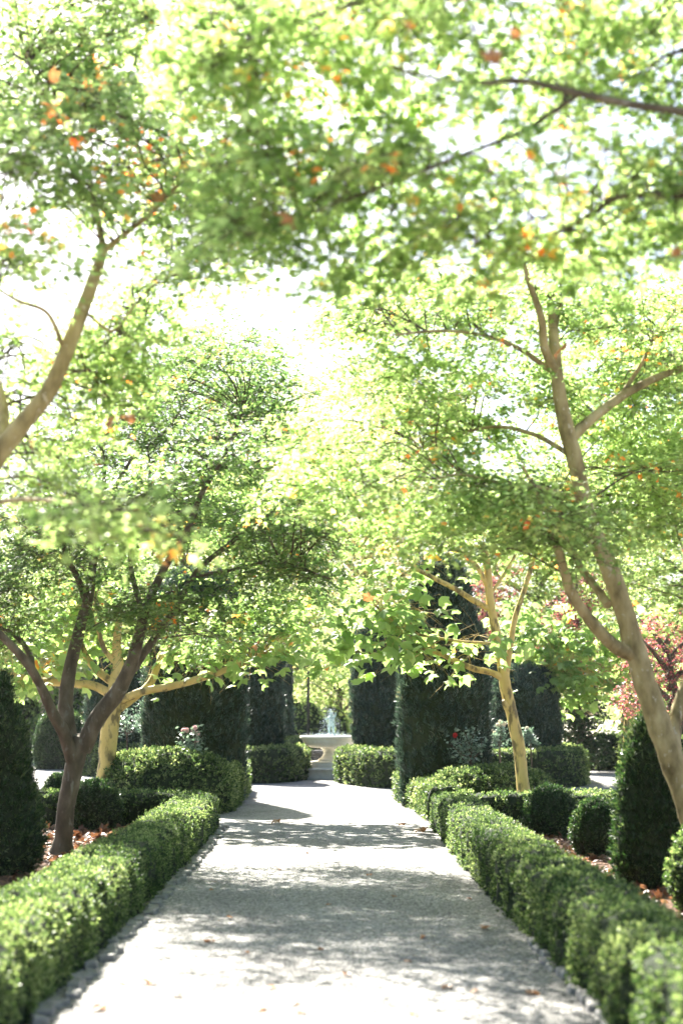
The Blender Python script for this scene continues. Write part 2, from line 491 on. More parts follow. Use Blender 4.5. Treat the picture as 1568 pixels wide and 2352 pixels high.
def lathe_green(name, label, c, prof, leaf, dens, size, seed, cat, template=BOX_SPRIG, amps=((.02, .1), (.03, .4)), group=None, nv=56, lean=(0, 0), sx=1.0, up=.5, rand=.5, out=.8, stem=None, gap=.25, jitter=.02):
    """a clipped body of revolution: prof = (radius, height) pairs"""
    prof = np.array(prof, dtype=float)
    s = np.concatenate([[0], np.cumsum(np.linalg.norm(np.diff(prof, axis=0), axis=1))])
    n = max(14, int(s[-1] / .07))
    q = np.linspace(0, s[-1], n)
    rr, zz = np.interp(q, s, prof[:, 0]), np.interp(q, s, prof[:, 1])
    a = np.linspace(0, 2 * np.pi, nv, endpoint=False)
    V = np.stack([rr[:, None] * np.cos(a)[None] * sx + c[0] + (lean[0] * zz)[:, None], rr[:, None] * np.sin(a)[None] + c[1] + (lean[1] * zz)[:, None], np.repeat(zz[:, None], nv, 1)], -1).reshape(-1, 3)
    F = grid_faces(n, nv, True)[:, ::-1]
    V = displace(V, F, amps, seed)
    V[:, 2] = np.maximum(V[:, 2], 0.0)
    g = Geo(); g.add(V, F, 0, True)
    foliage_on(g, V, F, template, 1, dens, size, seed, up=up, rand=rand, out=out, gap=gap, jitter=jitter)
    if stem is None:
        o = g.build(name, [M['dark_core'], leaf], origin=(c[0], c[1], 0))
        return tag(o, label, cat, group)
    root = thing(name, label, cat, (c[0], c[1], 0), group)
    g.build("foliage", [M['dark_core'], leaf], root, origin=(c[0], c[1], 0))
    gs = Geo()
    r = np.random.default_rng(seed)
    for k in range(5):
        a0 = r.uniform(0, 6.28)
        tube(gs, catmull([(.03 * math.cos(a0), .03 * math.sin(a0), -.02), (.05 * math.cos(a0), .05 * math.sin(a0), stem * .6), (.12 * math.cos(a0), .12 * math.sin(a0), stem * 1.6)], 4), np.linspace(.018, .012, 9), 6)
    gs.build("stem", M['twig'], root)
    return root

def dome(r, h, z0=0.0, e=2.3, n=16, foot=.9):
    a = np.linspace(-.9, np.pi / 2, n)
    out = []
    for x in a:
        if x < 0:
            out.append((r * (1 - (1 - foot) * (abs(x) / .9) ** 2), z0 + h * .38 * (1 + x / .9)))
        else:
            out.append((r * abs(math.cos(x)) ** (2 / e), z0 + h * (.38 + .62 * abs(math.sin(x)) ** (2 / e))))
    out[-1] = (0.005, out[-1][1])
    return out

# the two long hedges beside the path
def xy(px, py):
    p = gp(px, py); return (p[0], p[1])

LBASE = [xy(515, 1900), xy(462, 1962), xy(400, 2030), xy(300, 2135), xy(200, 2240), xy(95, 2345), xy(-110, 2560)]
RBASE = [xy(985, 1893), xy(1045, 1965), xy(1125, 2060), xy(1240, 2180), xy(1390, 2340), xy(1600, 2560)]
hedge("hedge", "low clipped box hedge along the left edge of the gravel path, shaded in its middle",
      [(x - .36, y - (.25 if i == 0 else 0)) for i, (x, y) in enumerate(LBASE)], .54, .46, M['box_leaf'], 3000, .035, 21, near=9.0, bulge=.035, step=.06)
hedge("hedge", "long low clipped box hedge along the right edge of the gravel path, sunlit",
      [(x + .27, y - (.25 if i == 0 else 0)) for i, (x, y) in enumerate(RBASE)], .50, .46, M['box_leaf'], 3000, .035, 22, near=9.0, bulge=.09, period=.62, step=.06)
hedge("hedge", "low cross hedge behind the dark box ball, left of the path",
      [(-1.75, 20.35), (-3.2, 20.55), (-5.5, 20.6), (-9.5, 20.6)], .55, .50, M['box_leaf'], 800, .055, 23, bulge=.02)
hedge("hedge", "low cross hedge with a sunlit top, behind the yellow tree trunk right of the path",
      [(1.75, 20.75), (3.2, 20.9), (5.5, 20.9), (10.0, 20.9)], .55, .46, M['box_leaf'], 800, .055, 24, bulge=.02)
# second beds
hedge("hedge", "short sunlit hedge section on the left of the path beyond the round mound",
      [(-1.95, 24.0), (-1.98, 26.5), (-2.0, 28.8), (-2.1, 31.0)], .6, .68, M['ring_leaf'], 360, .08, 25, bulge=.03)
hedge("hedge", "short sunlit hedge right of the path at the foot of the tallest column",
      [(1.78, 22.0), (1.68, 24.5), (1.56, 26.6), (1.55, 28.6)], .58, .50, M['ring_leaf'], 360, .08, 26, bulge=.03)
lathe_green("mounded_shrub", "big rounded mound of clipped box left of the path, sunlit on top", (-2.72, 24.0), dome(1.0, 1.02, e=2.2), M['ring_leaf'], 420, .085, 27, "shrub", sx=1.1, amps=((.03, .13), (.07, .5)))
lathe_green("mounded_shrub", "low wide mound of clipped box right of the path in front of the tallest column", (2.5, 23.1), dome(.85, .74, e=2.6), M['ring_leaf'], 420, .085, 28, "shrub", sx=1.15, amps=((.03, .13), (.05, .5)))
# the ring round the fountain
hedge("hedge", "curved waist-high hedge right of the fountain opening",
      [(.52, 35.6), (.62, 34.0), (1.5, 31.9), (3.4, 31.6), (5.0, 32.2), (5.6, 34.0), (5.8, 37.5)], .75, .78, M['ring_leaf'], 260, .1, 29, bulge=.02)
hedge("hedge", "curved waist-high hedge on the left side of the fountain opening",
      [(-1.02, 37.0), (-1.05, 35.6), (-2.0, 34.1), (-4.6, 36.6), (-6.2, 38.3), (-6.7, 41.0)], .75, .78, M['ring_leaf'], 260, .1, 30, bulge=.02)
hedge("hedge", "dark shaded low hedge visible behind and left of the fountain bowl", [(-.9, 41.5), (-1.6, 43.2), (-3.2, 44.5)], .8, .85, M['ring_leaf'], 220, .11, 31, bulge=.0)
hedge("hedge", "dark low hedge across the far gravel on the right", [(6.9, 43.5), (9.5, 43.6), (13, 43.6)], .9, .62, M['ball_leaf'], 220, .11, 32, bulge=.0)
hedge("hedge", "dark low hedge beyond the gravel on the far left, behind the white trunk", [(-11.5, 50), (-9.5, 50), (-7.0, 50.5)], .9, .75, M['ball_leaf'], 200, .12, 33, bulge=.0)

# tall clipped columns
COL_AMPS = ((.055, (.09, .09, .26)), (.03, (.2, .2, .6)), (.06, (.5, .5, 1.4)))
def column(px0, px1, Y, top, seed, label, taper, lean=(0, 0), base=None):
    mpp = m_per_px(Y)
    a, b = at(px0, 1700, Y), at(px1, 1700, Y)
    r = (b[0] - a[0]) / 2; cx = (a[0] + b[0]) / 2
    h = CAM_H + (1641 - top) * mpp
    prof = [(r * k, h * z) for z, k in taper]
    lathe_green("topiary_column", label, (cx, Y), prof, M['yew_leaf'], 480, .12, seed, "topiary", YEW_SPRIG, COL_AMPS, "tall clipped columns round the fountain", nv=110, lean=lean, up=1.3, rand=.35, out=.45, gap=.55, jitter=.03)

TALL = [(0, .93), (.15, .985), (.3, 1.0), (.47, .98), (.6, .90), (.75, .75), (.88, .60), (.965, .46), (1.0, .05)]
FULL = [(0, .95), (.2, 1.0), (.5, 1.02), (.75, .97), (.9, .8), (.97, .5), (1.0, .02)]
BARREL = [(0, .86), (.25, .97), (.5, 1.03), (.8, 1.0), (.92, .85), (.98, .5), (1.0, .02)]
column(915, 1123, 25.6, 1283, 41, "tallest dark green clipped column, tapering to a narrow top, right of the path", TALL)
column(340, 556, 27.2, 1310, 42, "broad dark green clipped column behind the rounded mound, left of the path", FULL)
column(812, 940, 35.2, 1418, 43, "dark green barrel-shaped column just right of the fountain bowl", BARREL)
column(520, 648, 36.5, 1440, 44, "dark green column left of the fountain behind the waist-high hedge", FULL)
column(1132, 1280, 33.6, 1535, 45, "dark green column behind the right curved hedge, with two small roses before it", FULL)
column(203, 345, 38.5, 1480, 46, "dark green column far left behind the yellow trunk", FULL)
column(600, 673, 44.0, 1500, 47, "slim bluish column showing left of the fountain at the back", FULL)
column(1112, 1190, 43.0, 1470, 48, "slim pale-edged column at the back, half hidden behind its neighbour", FULL)

# cones and balls in the front beds
lathe_green("topiary_cone", "large dark green yew cone at the left edge beside the maple trunk", (at(-4, 1900, 14.6)[0], 14.6), [(.32, 0), (.42, .25), (.39, .6), (.30, 1.1), (.21, 1.6), (.10, 1.9), (.01, 2.03)], M['ball_leaf'], 900, .075, 51, "topiary", YEW_SPRIG, ((.03, .1), (.05, .35)), up=.9, rand=.5, out=.6)
lathe_green("topiary_cone", "dark green yew cone right of the two box balls, sunlit on its left edge", (at(1487, 1900, 13.4)[0], 13.4), [(.26, 0), (.31, .2), (.30, .55), (.255, .9), (.20, 1.2), (.12, 1.45), (.01, 1.58)], M['ball_leaf'], 1200, .07, 52, "topiary", YEW_SPRIG, ((.02, .1), (.03, .35)), up=.9, rand=.5, out=.6)
lathe_green("topiary_cone", "small sunlit clipped shrub at the right edge below the leaning trunk", (at(1602, 1990, 11.6)[0], 11.6), [(.16, 0), (.2, .2), (.18, .45), (.1, .62), (.01, .70)], M['box_leaf'], 1500, .055, 53, "topiary")
def ball(px, py_base, w_px, h_px, seed, label, leaf='ball_leaf', Y=None):
    p = gp(px, py_base); Y = p[1]
    mpp = m_per_px(Y)
    lathe_green("box_ball", label, (p[0], Y), dome(w_px / 2 * mpp, h_px * mpp - .06, .06, 2.1, foot=.55), M[leaf], 1500, .05, seed, "topiary", amps=((.012, .08), (.018, .3)), stem=.1, nv=48, gap=.18, jitter=.012)
ball(1266, 1927, 116, 116, 54, "clipped box ball with a pale sunlit top beside the yellow trunk")
ball(1370, 1978, 106, 136, 55, "darker box ball between the pale-topped ball and the yew cone")
ball(216, 1915, 116, 118, 56, "round dark box ball in deep shade at the foot of the left maple")
ball(140, 1880, 80, 100, 57, "smaller box ball mostly hidden behind the left maple trunk")
lathe_green("box_ball", "large round shrub with sunlit crown beside the far white trunk", (at(140, 1700, 43)[0], 43.0), dome(.72, 1.75, 0, 2.3), M['ball_leaf'], 420, .1, 58, "topiary")
lathe_green("box_ball", "low dark round shrub at the end of the far right hedge", (at(1385, 1720, 42)[0], 42.0), dome(.55, .95, 0, 2.2), M['ball_leaf'], 420, .1, 59, "topiary")

# ------------------------------------------------------------------ trees
class Tree:
    def __init__(s, name, label, base, bark, leafmat, cat="tree", group=None):
        s.root = thing(name, label, cat, base, group)
        s.base = np.asarray(base, dtype=float)
        s.g = Geo(); s.lg = Geo(); s.tw = Geo()
        s.bark, s.leafmat = bark, leafmat
        s.nodes = []                      # points of the limbs the twigs spring from
    def limb(s, pts, radii, sides=10, bump=.06, seed=0, sub=7):
        P = catmull(pts, sub)
        r = np.interp(np.linspace(0, 1, len(P)), np.linspace(0, 1, len(radii)), radii)
        j = rng.normal(size=P.shape) * (r * .025)[:, None]; j[0] = 0
        tube(s.g, P + j, r, sides, 0, bump, seed)
        s.nodes.append(np.hstack([P, r[:, None]])[2:])
        return P
    def plimb(s, pix, Y, rpx, sides=10, dY=0.0, bump=.06, seed=0):
        """limb given by sight lines (px,py) at distance Y running to Y+dY"""
        n = len(pix)
        ys = np.linspace(Y, Y + dY, n)
        pts = [at(p[0], p[1], y) for p, y in zip(pix, ys)]
        return s.limb(pts, np.array(rpx, dtype=float) * m_per_px(Y), sides, bump, seed)
    def pads(s, C, rad, n_pads, per_pad, leaf_size, template, seed, pad_r=(.35, .6), tilt=.30, thick=.07, twigs=True, bias=.6, droop=.25):
        """a region of the crown: flat leafy sprays held by fine twigs"""
        r = np.random.default_rng(seed)
        C = np.asarray(C, dtype=float); rad = np.asarray(rad, dtype=float)
        nodes = np.vstack(s.nodes)
        for _ in range(n_pads):
            d = unit(r.normal(size=3)) * r.random() ** (1 / 3 * (1 - bias) + .15)
            c = C + d * rad
            R0 = r.uniform(*pad_r)
            up = unit(np.array([d[0] * .35, d[1] * .35, 1.0]) + r.normal(size=3) * .16)
            n = max(6, int(per_pad * r.uniform(.5, 1.4) * (R0 / pad_r[1]) ** 2))
            A = unit(np.cross(up, [0.3, 1, .1])); B = np.cross(up, A)
            st = r.uniform(1.0, 1.7)
            # leaves sit along little twigs that fan out from the spray's centre
            k = max(5, int(5 + R0 * 12))
            ta = np.arange(k) * 6.283 / k + r.uniform(-.5, .5, k); tl = R0 * r.uniform(.55, 1.25, k); tz = r.normal(size=k) * thick * 1.6
            which = r.integers(0, k, n); tt = r.random(n) ** .7
            ph = ta[which] + r.normal(size=n) * .10; rr = tl[which] * tt
            P = c + A * (np.cos(ph) * rr * st)[:, None] + B * (np.sin(ph) * rr)[:, None] + up * (tz[which] * tt - droop * rr ** 2 / R0)[:, None] + r.normal(size=(n, 3)) * leaf_size * .45
            Z = unit(up + r.normal(size=(n, 3)) * tilt)
            out = A * np.cos(ph)[:, None] + B * np.sin(ph)[:, None] + r.normal(size=(n, 3)) * .5 - np.array([0, 0, .25])
            Yv = unit(out - Z * (out * Z).sum(1)[:, None]); X = np.cross(Yv, Z)
            instances(s.lg, *template, P, X, Yv, Z, leaf_size * r.uniform(.65, 1.25, n), 0)
            if twigs:
                dd = np.linalg.norm(nodes[:, :3] - c, axis=1) + np.maximum(0, nodes[:, 2] - c[2]) * .6
                k_tw = k; k = int(np.argmin(dd + r.random(len(dd)) * .25))
                a = nodes[k, :3]
                L = np.linalg.norm(c - a)
                if L < 1.3 and c[2] > a[2] - .12:
                    q1 = a * .67 + c * .33 + r.normal(size=3) * L * .06 + np.array([0, 0, L * .10]); q2 = a * .33 + c * .67 + r.normal(size=3) * L * .06 + np.array([0, 0, L * .05])
                    W = catmull([a, q1, q2, c - up * .02], 4)
                    r0 = min(nodes[k, 3] * .7, .004 + .005 * L)
                    tube(s.tw, W, np.linspace(r0, .004, len(W)), 5)
                    for q in range(0, k_tw):
                        e = c + A * (math.cos(ta[q]) * tl[q] * st) + B * (math.sin(ta[q]) * tl[q]) + up * (tz[q] - droop * tl[q] ** 2 / R0)
                        m_ = (W[-1] + e) / 2 + up * (droop * tl[q] * .25) + r.normal(size=3) * .012
                        tube(s.tw, np.array([W[-1], m_, e]), [.003, .0022, .0014], 3)
    def ppads(s, regs, Y, n_leaf_scale, leaf_size, template, seed, **kw):
        """regions as (px, py, half-width px, half-height px[, distance shift, leaves factor])"""
        mpp = m_per_px(Y)
        for i, q in enumerate(regs):
            px, py, rx, ry = q[:4]
            dY = q[4] if len(q) > 4 else 0.0
            fac = q[5] if len(q) > 5 else 1.0
            y = Y + dY
            k = m_per_px(y)
            rad = (rx * k, max(.45, (rx + ry) * .5 * k * .9), ry * k)
            area = math.pi * rx * ry * k * k
            npad = max(4, int(area * 12 * fac))
            s.pads(at(px, py, y), rad, npad, n_leaf_scale, leaf_size, template, seed + i * 17, **kw)
    def layered(s, regs, Y, n, size, template, seed, back, share=.8, **kw):
        s.ppads(regs, Y, n, size, template, seed, **kw)
        r = np.random.default_rng(seed + 5)
        more = [(q[0] + r.uniform(-40, 40), q[1] + r.uniform(-30, 30), q[2] * 1.05, q[3] * 1.05, (q[4] if len(q) > 4 else 0) + back * r.uniform(.7, 1.3), share) for q in regs]
        s.ppads(more, Y, n, size, template, seed + 900, **kw)
    def done(s):
        s.g.build("trunk", s.bark, s.root, origin=s.base)
        if s.tw.n:
            s.lg.V += s.tw.V; s.lg.L += [q + s.lg.n for q in s.tw.L]; s.lg.T += s.tw.T; s.lg.S += s.tw.S
            s.lg.M += [np.ones_like(q) for q in s.tw.M]; s.lg.n += s.tw.n
        s.lg.build("crown", [s.leafmat, M['twig'] if s.bark in (M['maple_bark'], M['tan_bark']) else s.bark], s.root, origin=s.base)
        return s.root

# left maple, beside the yew cone
b = gp(143, 1958)
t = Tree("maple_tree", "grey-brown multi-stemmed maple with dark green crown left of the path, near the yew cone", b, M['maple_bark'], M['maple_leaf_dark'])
Y = 16.4
t.plimb([(140, 1975), (146, 1930), (152, 1860), (165, 1790), (178, 1730), (190, 1690)], Y, [33.0, 21.1, 19.7, 20.4, 21.1, 20.4], 14, seed=1)
t.plimb([(172, 1765), (150, 1690), (118, 1630), (92, 1570), (60, 1520), (10, 1465), (-60, 1400), (-140, 1330)], Y, [16.3, 15.0, 12.2, 10.2, 9.5, 8.2, 6.1, 3.4], 12, -1.0, seed=2)
t.plimb([(75, 1545), (68, 1500), (40, 1465), (0, 1440), (-60, 1420)], Y - .2, [8.2, 6.8, 5.4, 4.1, 2.7], 9, .8, seed=3)
t.plimb([(172, 1740), (155, 1660), (152, 1600), (165, 1520), (185, 1440), (205, 1370), (215, 1290), (235, 1180), (240, 1080), (230, 1000)], Y, [16.3, 17.7, 17.0, 15.0, 13.6, 11.6, 9.5, 6.8, 4.8, 2.7], 12, .6, seed=4)
t.plimb([(200, 1390), (180, 1330), (150, 1270), (140, 1190), (100, 1110)], Y + .2, [8.2, 6.8, 5.4, 4.1, 2.0], 9, -1.0, seed=5)
t.plimb([(190, 1720), (225, 1650), (270, 1590), (300, 1530), (320, 1460), (335, 1400), (375, 1310), (425, 1230), (465, 1130), (520, 1040), (560, 940)], Y, [19.7, 19.7, 18.4, 15.6, 12.2, 10.9, 8.8, 7.5, 6.1, 4.1, 2.0], 12, -.7, seed=6)
t.plimb([(290, 1560), (345, 1480), (400, 1400), (455, 1310), (520, 1255), (600, 1190), (690, 1150), (760, 1135)], Y - .1, [10.9, 9.5, 8.2, 6.8, 5.4, 4.8, 3.4, 2.0], 10, .9, seed=7)
t.plimb([(330, 1410), (310, 1345), (300, 1270), (330, 1170), (345, 1080), (330, 980)], Y, [7.5, 6.1, 5.4, 4.8, 3.4, 2.0], 9, 1.0, seed=8)
t.plimb([(440, 1325), (530, 1310), (620, 1290), (700, 1310), (760, 1330)], Y, [4.8, 4.1, 3.4, 2.7, 1.7], 8, -.8, seed=9)
t.plimb([(460, 1140), (500, 1080), (560, 1070), (640, 1040), (700, 1000)], Y - .4, [4.8, 4.1, 3.4, 2.7, 1.7], 8, .7, seed=10)
t.plimb([(250, 1150), (300, 1060), (390, 980), (440, 880), (470, 800)], Y + .4, [5.4, 4.1, 3.4, 2.7, 1.7], 8, .4, seed=11)
regs = [(40, 1330, 190, 110), (-40, 1420, 120, 70), (240, 1240, 180, 110), (120, 1150, 170, 90, .5), (420, 1110, 170, 130), (560, 1010, 150, 120, .3),
         (640, 1190, 150, 90, -.2), (400, 1420, 170, 55, -.6, 1.7), (300, 1380, 120, 50, .2), (640, 1330, 140, 60, -.5), (560, 1260, 140, 60, .5), (430, 920, 170, 100, .5), (300, 950, 120, 110, .4),
         (250, 1060, 120, 80, .8), (540, 860, 130, 60, .6, .7), (700, 1060, 80, 70, .2), (500, 1180, 120, 60, 1.0), (440, 800, 130, 50, .4, .7), (330, 840, 110, 60, .6, .8), (580, 790, 90, 40, .5, .5), (620, 900, 90, 60, .5, .7), (220, 900, 100, 60, .8), (690, 1240, 120, 36, -.3, 1.2), (670, 1330, 120, 34, -.6, 1.2), (580, 1410, 110, 30, -.4, 1.3)]
regs = [q if q[1] > 1030 else (*q[:4], q[4] if len(q) > 4 else 0, (q[5] if len(q) > 5 else 1) * .6) for q in regs]
regs = [(*q[:4], q[4] if len(q) > 4 else 0, (q[5] if len(q) > 5 else 1) * 1.35) if q[1] > 1200 else q for q in regs] + [(90, 1010, 120, 80, .6, .7), (20, 1200, 120, 80, .4, .8)]
t.layered(regs, Y, 210, .06, MAPLE, 100, 1.7, .8, pad_r=(.3, .55), tilt=.45, thick=.1)
t.ppads([(q[0] + 20, q[1] + 10, q[2], q[3], (q[4] if len(q) > 4 else 0) - 1.6, .6) for q in regs if q[0] > 250 and q[1] < 1120], Y, 210, .06, MAPLE, 180, pad_r=(.3, .5), tilt=.45, thick=.1)
t.ppads([(470, 1000, 90, 60, -3.4, .35), (600, 1060, 90, 50, -3.0, .4), (330, 1080, 90, 50, -3.0, .3)], Y, 150, .06, MAPLE, 190, pad_r=(.3, .5), tilt=.45, thick=.1)
t.done()

# right leaning maple
b = gp(1640, 2078)
t = Tree("maple_tree", "tan leaning maple whose trunk sweeps across the right side of the picture", b, M['tan_bark'], M['maple_leaf'])
Y = 12.0
t.plimb([(1660, 2110), (1625, 2000), (1580, 1850), (1525, 1700), (1475, 1550), (1440, 1430), (1400, 1310), (1350, 1190), (1325, 1080), (1300, 985), (1283, 900), (1275, 820), (1268, 740), (1262, 690)], Y, [38.3, 33.3, 29.1, 27.0, 25.5, 23.4, 22.0, 19.9, 18.4, 19.1, 15.5, 14.2, 11.3, 8.5], 16, 0, seed=21)
t.plimb([(1560, 1790), (1545, 1700), (1560, 1610), (1600, 1520), (1660, 1430)], Y, [21.3, 17.0, 14.2, 11.3, 7.1], 10, .5, seed=28)
t.plimb([(1310, 1005), (1360, 960), (1420, 915), (1500, 870), (1580, 840), (1660, 800)], Y, [14.2, 12.1, 10.7, 9.2, 7.8, 5.0], 11, .5, seed=22)
t.plimb([(1460, 1510), (1405, 1480), (1350, 1420), (1310, 1360), (1290, 1290), (1265, 1220), (1235, 1140), (1200, 1070)], Y, [17.0, 15.5, 13.4, 12.1, 9.9, 7.8, 5.0, 2.9], 11, -.9, seed=23)
t.plimb([(1395, 1390), (1360, 1340), (1325, 1290), (1290, 1200), (1280, 1120)], Y, [10.7, 9.2, 7.8, 5.7, 3.6], 9, .8, seed=24)
t.plimb([(1277, 860), (1250, 800), (1242, 730), (1215, 650), (1190, 560)], Y, [12.1, 10.7, 9.2, 6.3, 3.6], 10, -.6, seed=25)
t.plimb([(1270, 760), (1290, 690), (1330, 620), (1350, 540)], Y, [7.8, 6.3, 5.0, 2.9], 8, .6, seed=26)
t.plimb([(1262, 850), (1190, 800), (1110, 770), (1010, 760), (900, 770)], Y, [7.1, 5.7, 4.2, 3.6, 2.1], 8, -.6, seed=27)
t.plimb([(1300, 1040), (1230, 1000), (1140, 980), (1040, 1000), (960, 1030)], Y, [6.3, 5.7, 4.2, 3.6, 2.1], 8, .8, seed=29)
t.plimb([(1330, 1150), (1240, 1120), (1150, 1110), (1060, 1090), (1000, 1100)], Y, [5.7, 5.0, 3.6, 2.9, 1.7], 8, -.7, seed=30)
t.plimb([(1420, 915), (1470, 840), (1500, 780), (1560, 700)], Y + .2, [5.7, 5.0, 3.6, 2.1], 8, .4, seed=31)
t.layered([(890, 790, 140, 110, .3), (1030, 890, 170, 120), (950, 1010, 120, 80, .4), (1140, 740, 170, 90, -.3), (1180, 920, 140, 120, .6), (1120, 1080, 180, 80, -.4), (1180, 1180, 150, 70), (1040, 1160, 100, 50, .4),
         (1400, 760, 190, 100, .3), (1430, 960, 150, 110, 1.0), (1480, 1090, 150, 90, .6), (1440, 1200, 130, 60, 1.0), (1310, 1230, 110, 60, -.5), (1560, 860, 130, 190, .4), (1570, 1150, 110, 120, .4), (1330, 640, 220, 80, .4),
         (760, 1010, 90, 60, -.5, .5), (710, 1110, 70, 40, .3, .4), (810, 1130, 90, 40, -.8, .6), (850, 690, 110, 50, .4, .7), (840, 900, 90, 90, 1.9, .9), (800, 1010, 80, 70, 2.0, .9), (960, 640, 120, 60, .5), (1225, 1170, 90, 70, -1.1, 1.3), (1290, 1200, 90, 50, -.9), (1540, 1330, 110, 80, .8), (1500, 850, 140, 110, 2.2), (1500, 1020, 140, 110, 2.3), (1390, 1100, 110, 90, 2.3), (1360, 900, 120, 100, 2.2), (1560, 1180, 120, 110, 2.0), (1450, 720, 150, 80, 2.0), (1010, 720, 150, 80, .8), (960, 1190, 110, 40, -.3), (1060, 1240, 90, 30, .3), (1290, 1130, 80, 80, 1.2)], Y, 290, .06, MAPLE, 200, 1.6, .7, pad_r=(.28, .5), tilt=.45, thick=.1)
t.done()

# left near maple, trunk out of the picture
b = np.array([-2.95, 9.2, 0.02])
t = Tree("maple_tree", "maple reaching in from the left edge with one bare grey branch rising to the right", b, M['tan_bark'], M['maple_leaf'])
Y = 9.0
t.limb([b - [0, 0, .1], b + [.05, -.05, .7], at(-190, 1480, Y + .1), at(-130, 1260, Y)], np.array([.15, .125, .115, .11]), 14, seed=41)
t.plimb([(-160, 1350), (-70, 1150), (0, 1040), (60, 965), (118, 890), (160, 790), (195, 700), (222, 625), (242, 560)], Y, [29.5, 25.4, 23.0, 21.3, 19.7, 18.0, 16.4, 13.9, 9.8], 13, 0, seed=42)
t.plimb([(240, 575), (290, 535), (345, 490), (410, 425), (470, 385), (515, 335), (522, 290)], Y, [7.4, 6.6, 5.7, 4.5, 3.7, 2.9, 1.6], 8, -.3, seed=43)
t.plimb([(-30, 1080), (5, 990), (8, 930), (-20, 850), (-80, 760)], Y, [14.8, 13.1, 11.5, 9.0, 6.6], 10, .5, seed=44)
t.plimb([(200, 720), (260, 760), (310, 700), (360, 650), (430, 620)], Y, [4.1, 3.7, 3.3, 2.9, 1.6], 7, .6, seed=45)
t.plimb([(238, 570), (215, 470), (160, 380), (110, 250), (60, 120)], Y, [8.2, 6.6, 4.9, 4.1, 2.5], 8, .5, seed=46)
t.plimb([(-90, 1180), (20, 1150), (120, 1150), (220, 1165), (320, 1175)], Y - .3, [7.4, 5.7, 4.1, 3.3, 2.0], 8, -2.2, seed=47)
t.plimb([(150, 810), (110, 720), (40, 690), (-40, 640)], Y, [6.6, 4.9, 4.1, 2.5], 8, -.5, seed=48)
t.layered([(90, 400, 150, 90, -1.0), (270, 390, 150, 90, -.6), (60, 300, 120, 90, -1.2), (200, 250, 120, 60, -.5, .7), (360, 540, 120, 70, .3), (130, 850, 130, 70, .7, 1.4), (240, 760, 120, 70, .4), (60, 1010, 120, 60, .6, 1.2),
         (230, 930, 130, 60, .5), (400, 640, 110, 45, .3), (300, 830, 90, 50, .4), (60, 80, 130, 110, .2), (10, 570, 40, 50, -1.4), (480, 500, 110, 50, .3), (400, 250, 100, 60, .5, .6), (-20, 780, 90, 80, .3), (60, 1110, 120, 40, .3), (230, 130, 110, 60, .2, .6), (330, 330, 110, 60, .3, .8), (470, 380, 90, 60, .2, .8), (330, 60, 80, 40, .4, .8), (120, -20, 130, 60, .1), (310, -10, 120, 50, .3), (-10, 160, 60, 110, .1), (170, 150, 110, 80, .3), (250, 230, 130, 80, -.4, .8), (560, 560, 90, 50, .4, .8), (330, 690, 90, 40, .6, .8)], Y, 150, .066, MAPLE, 300, .7, .45, pad_r=(.22, .42), tilt=.45, thick=.08)
t.ppads([(130, 1170, 170, 22, -2.5, 2.6), (270, 1175, 80, 24, -2.5, 2.6), (325, 1212, 30, 18, -2.5, 2.4)], Y, 70, .072, MAPLE, 340, pad_r=(.16, .28), tilt=.45, thick=.05)
t.done()

# right near maple overhead, trunk out of the picture
b = np.array([3.0, 6.9, 0.02])
t = Tree("maple_tree", "maple overhanging from the upper right, its blurred branches closest to the viewer", b, M['maple_bark'], M['maple_leaf'])
Y = 6.3
t.limb([b - [0, 0, .1], b + [-.03, -.1, .9], at(2080, 900, 6.6), at(1900, 550, Y), at(1800, 330, Y)], np.array([.15, .13, .11, .09, .06]), 14, seed=61)
t.plimb([(1840, 420), (1700, 300), (1568, 258), (1450, 240), (1330, 215), (1200, 186), (1110, 190), (1000, 180), (900, 150)], Y, [22, 15, 11, 10, 9, 7, 6, 4, 2.5], 9, -.2, seed=62)
t.plimb([(1900, 540), (1740, 450), (1568, 448), (1430, 450), (1360, 490), (1260, 540), (1100, 560)], Y, [22, 14, 10, 9, 7, 5, 3], 9, .5, seed=63)
t.plimb([(1800, 330), (1740, 150), (1650, 0), (1560, -120)], Y, [28, 20, 14, 8], 9, .3, seed=64)
t.plimb([(1330, 215), (1200, 300), (1050, 360), (900, 420), (740, 480), (640, 520)], Y, [7, 6, 5, 4.5, 3.5, 2], 8, .4, seed=65)
t.plimb([(1650, 0), (1400, -60), (1100, -60), (850, 0), (650, 60), (500, 130)], Y, [12, 9, 7, 5, 4, 2.5], 8, .4, seed=66)
t.layered([(1010, 130, 180, 100), (1240, 60, 190, 100, .2), (1440, 130, 170, 120, .3), (820, 70, 170, 80, .4), (620, 110, 130, 80, .4), (500, 200, 100, 50, .5), (640, 510, 120, 70, .3), (830, 460, 150, 100, .2, .7), (1040, 350, 180, 110, 0, .7),
         (1250, 350, 160, 100, .2), (1450, 350, 130, 110, .3), (1480, 540, 130, 60, .4, 1.4), (1260, 560, 150, 55, .3, 1.3), (1010, 560, 150, 50, .3), (830, 600, 110, 30, .4), (1560, 60, 80, 120, .3), (860, 280, 120, 70, .4), (1000, 0, 160, 60, .5), (1540, 470, 80, 60, .2, 1.2), (700, -30, 130, 50, .3, .6), (920, -50, 150, 50, .2, .5), (1200, -50, 170, 50, .3, .5), (1450, -30, 140, 60, .2, .7), (470, 10, 110, 50, .5, .7), (700, 390, 100, 60, .4), (590, 300, 110, 60, .5), (560, 420, 100, 60, .6), (760, 170, 100, 60, .3), (430, 120, 90, 70, .6), (930, 480, 120, 90, .6)], Y, 125, .07, MAPLE, 400, 1.1, .5, pad_r=(.18, .34), tilt=.5, thick=.07)
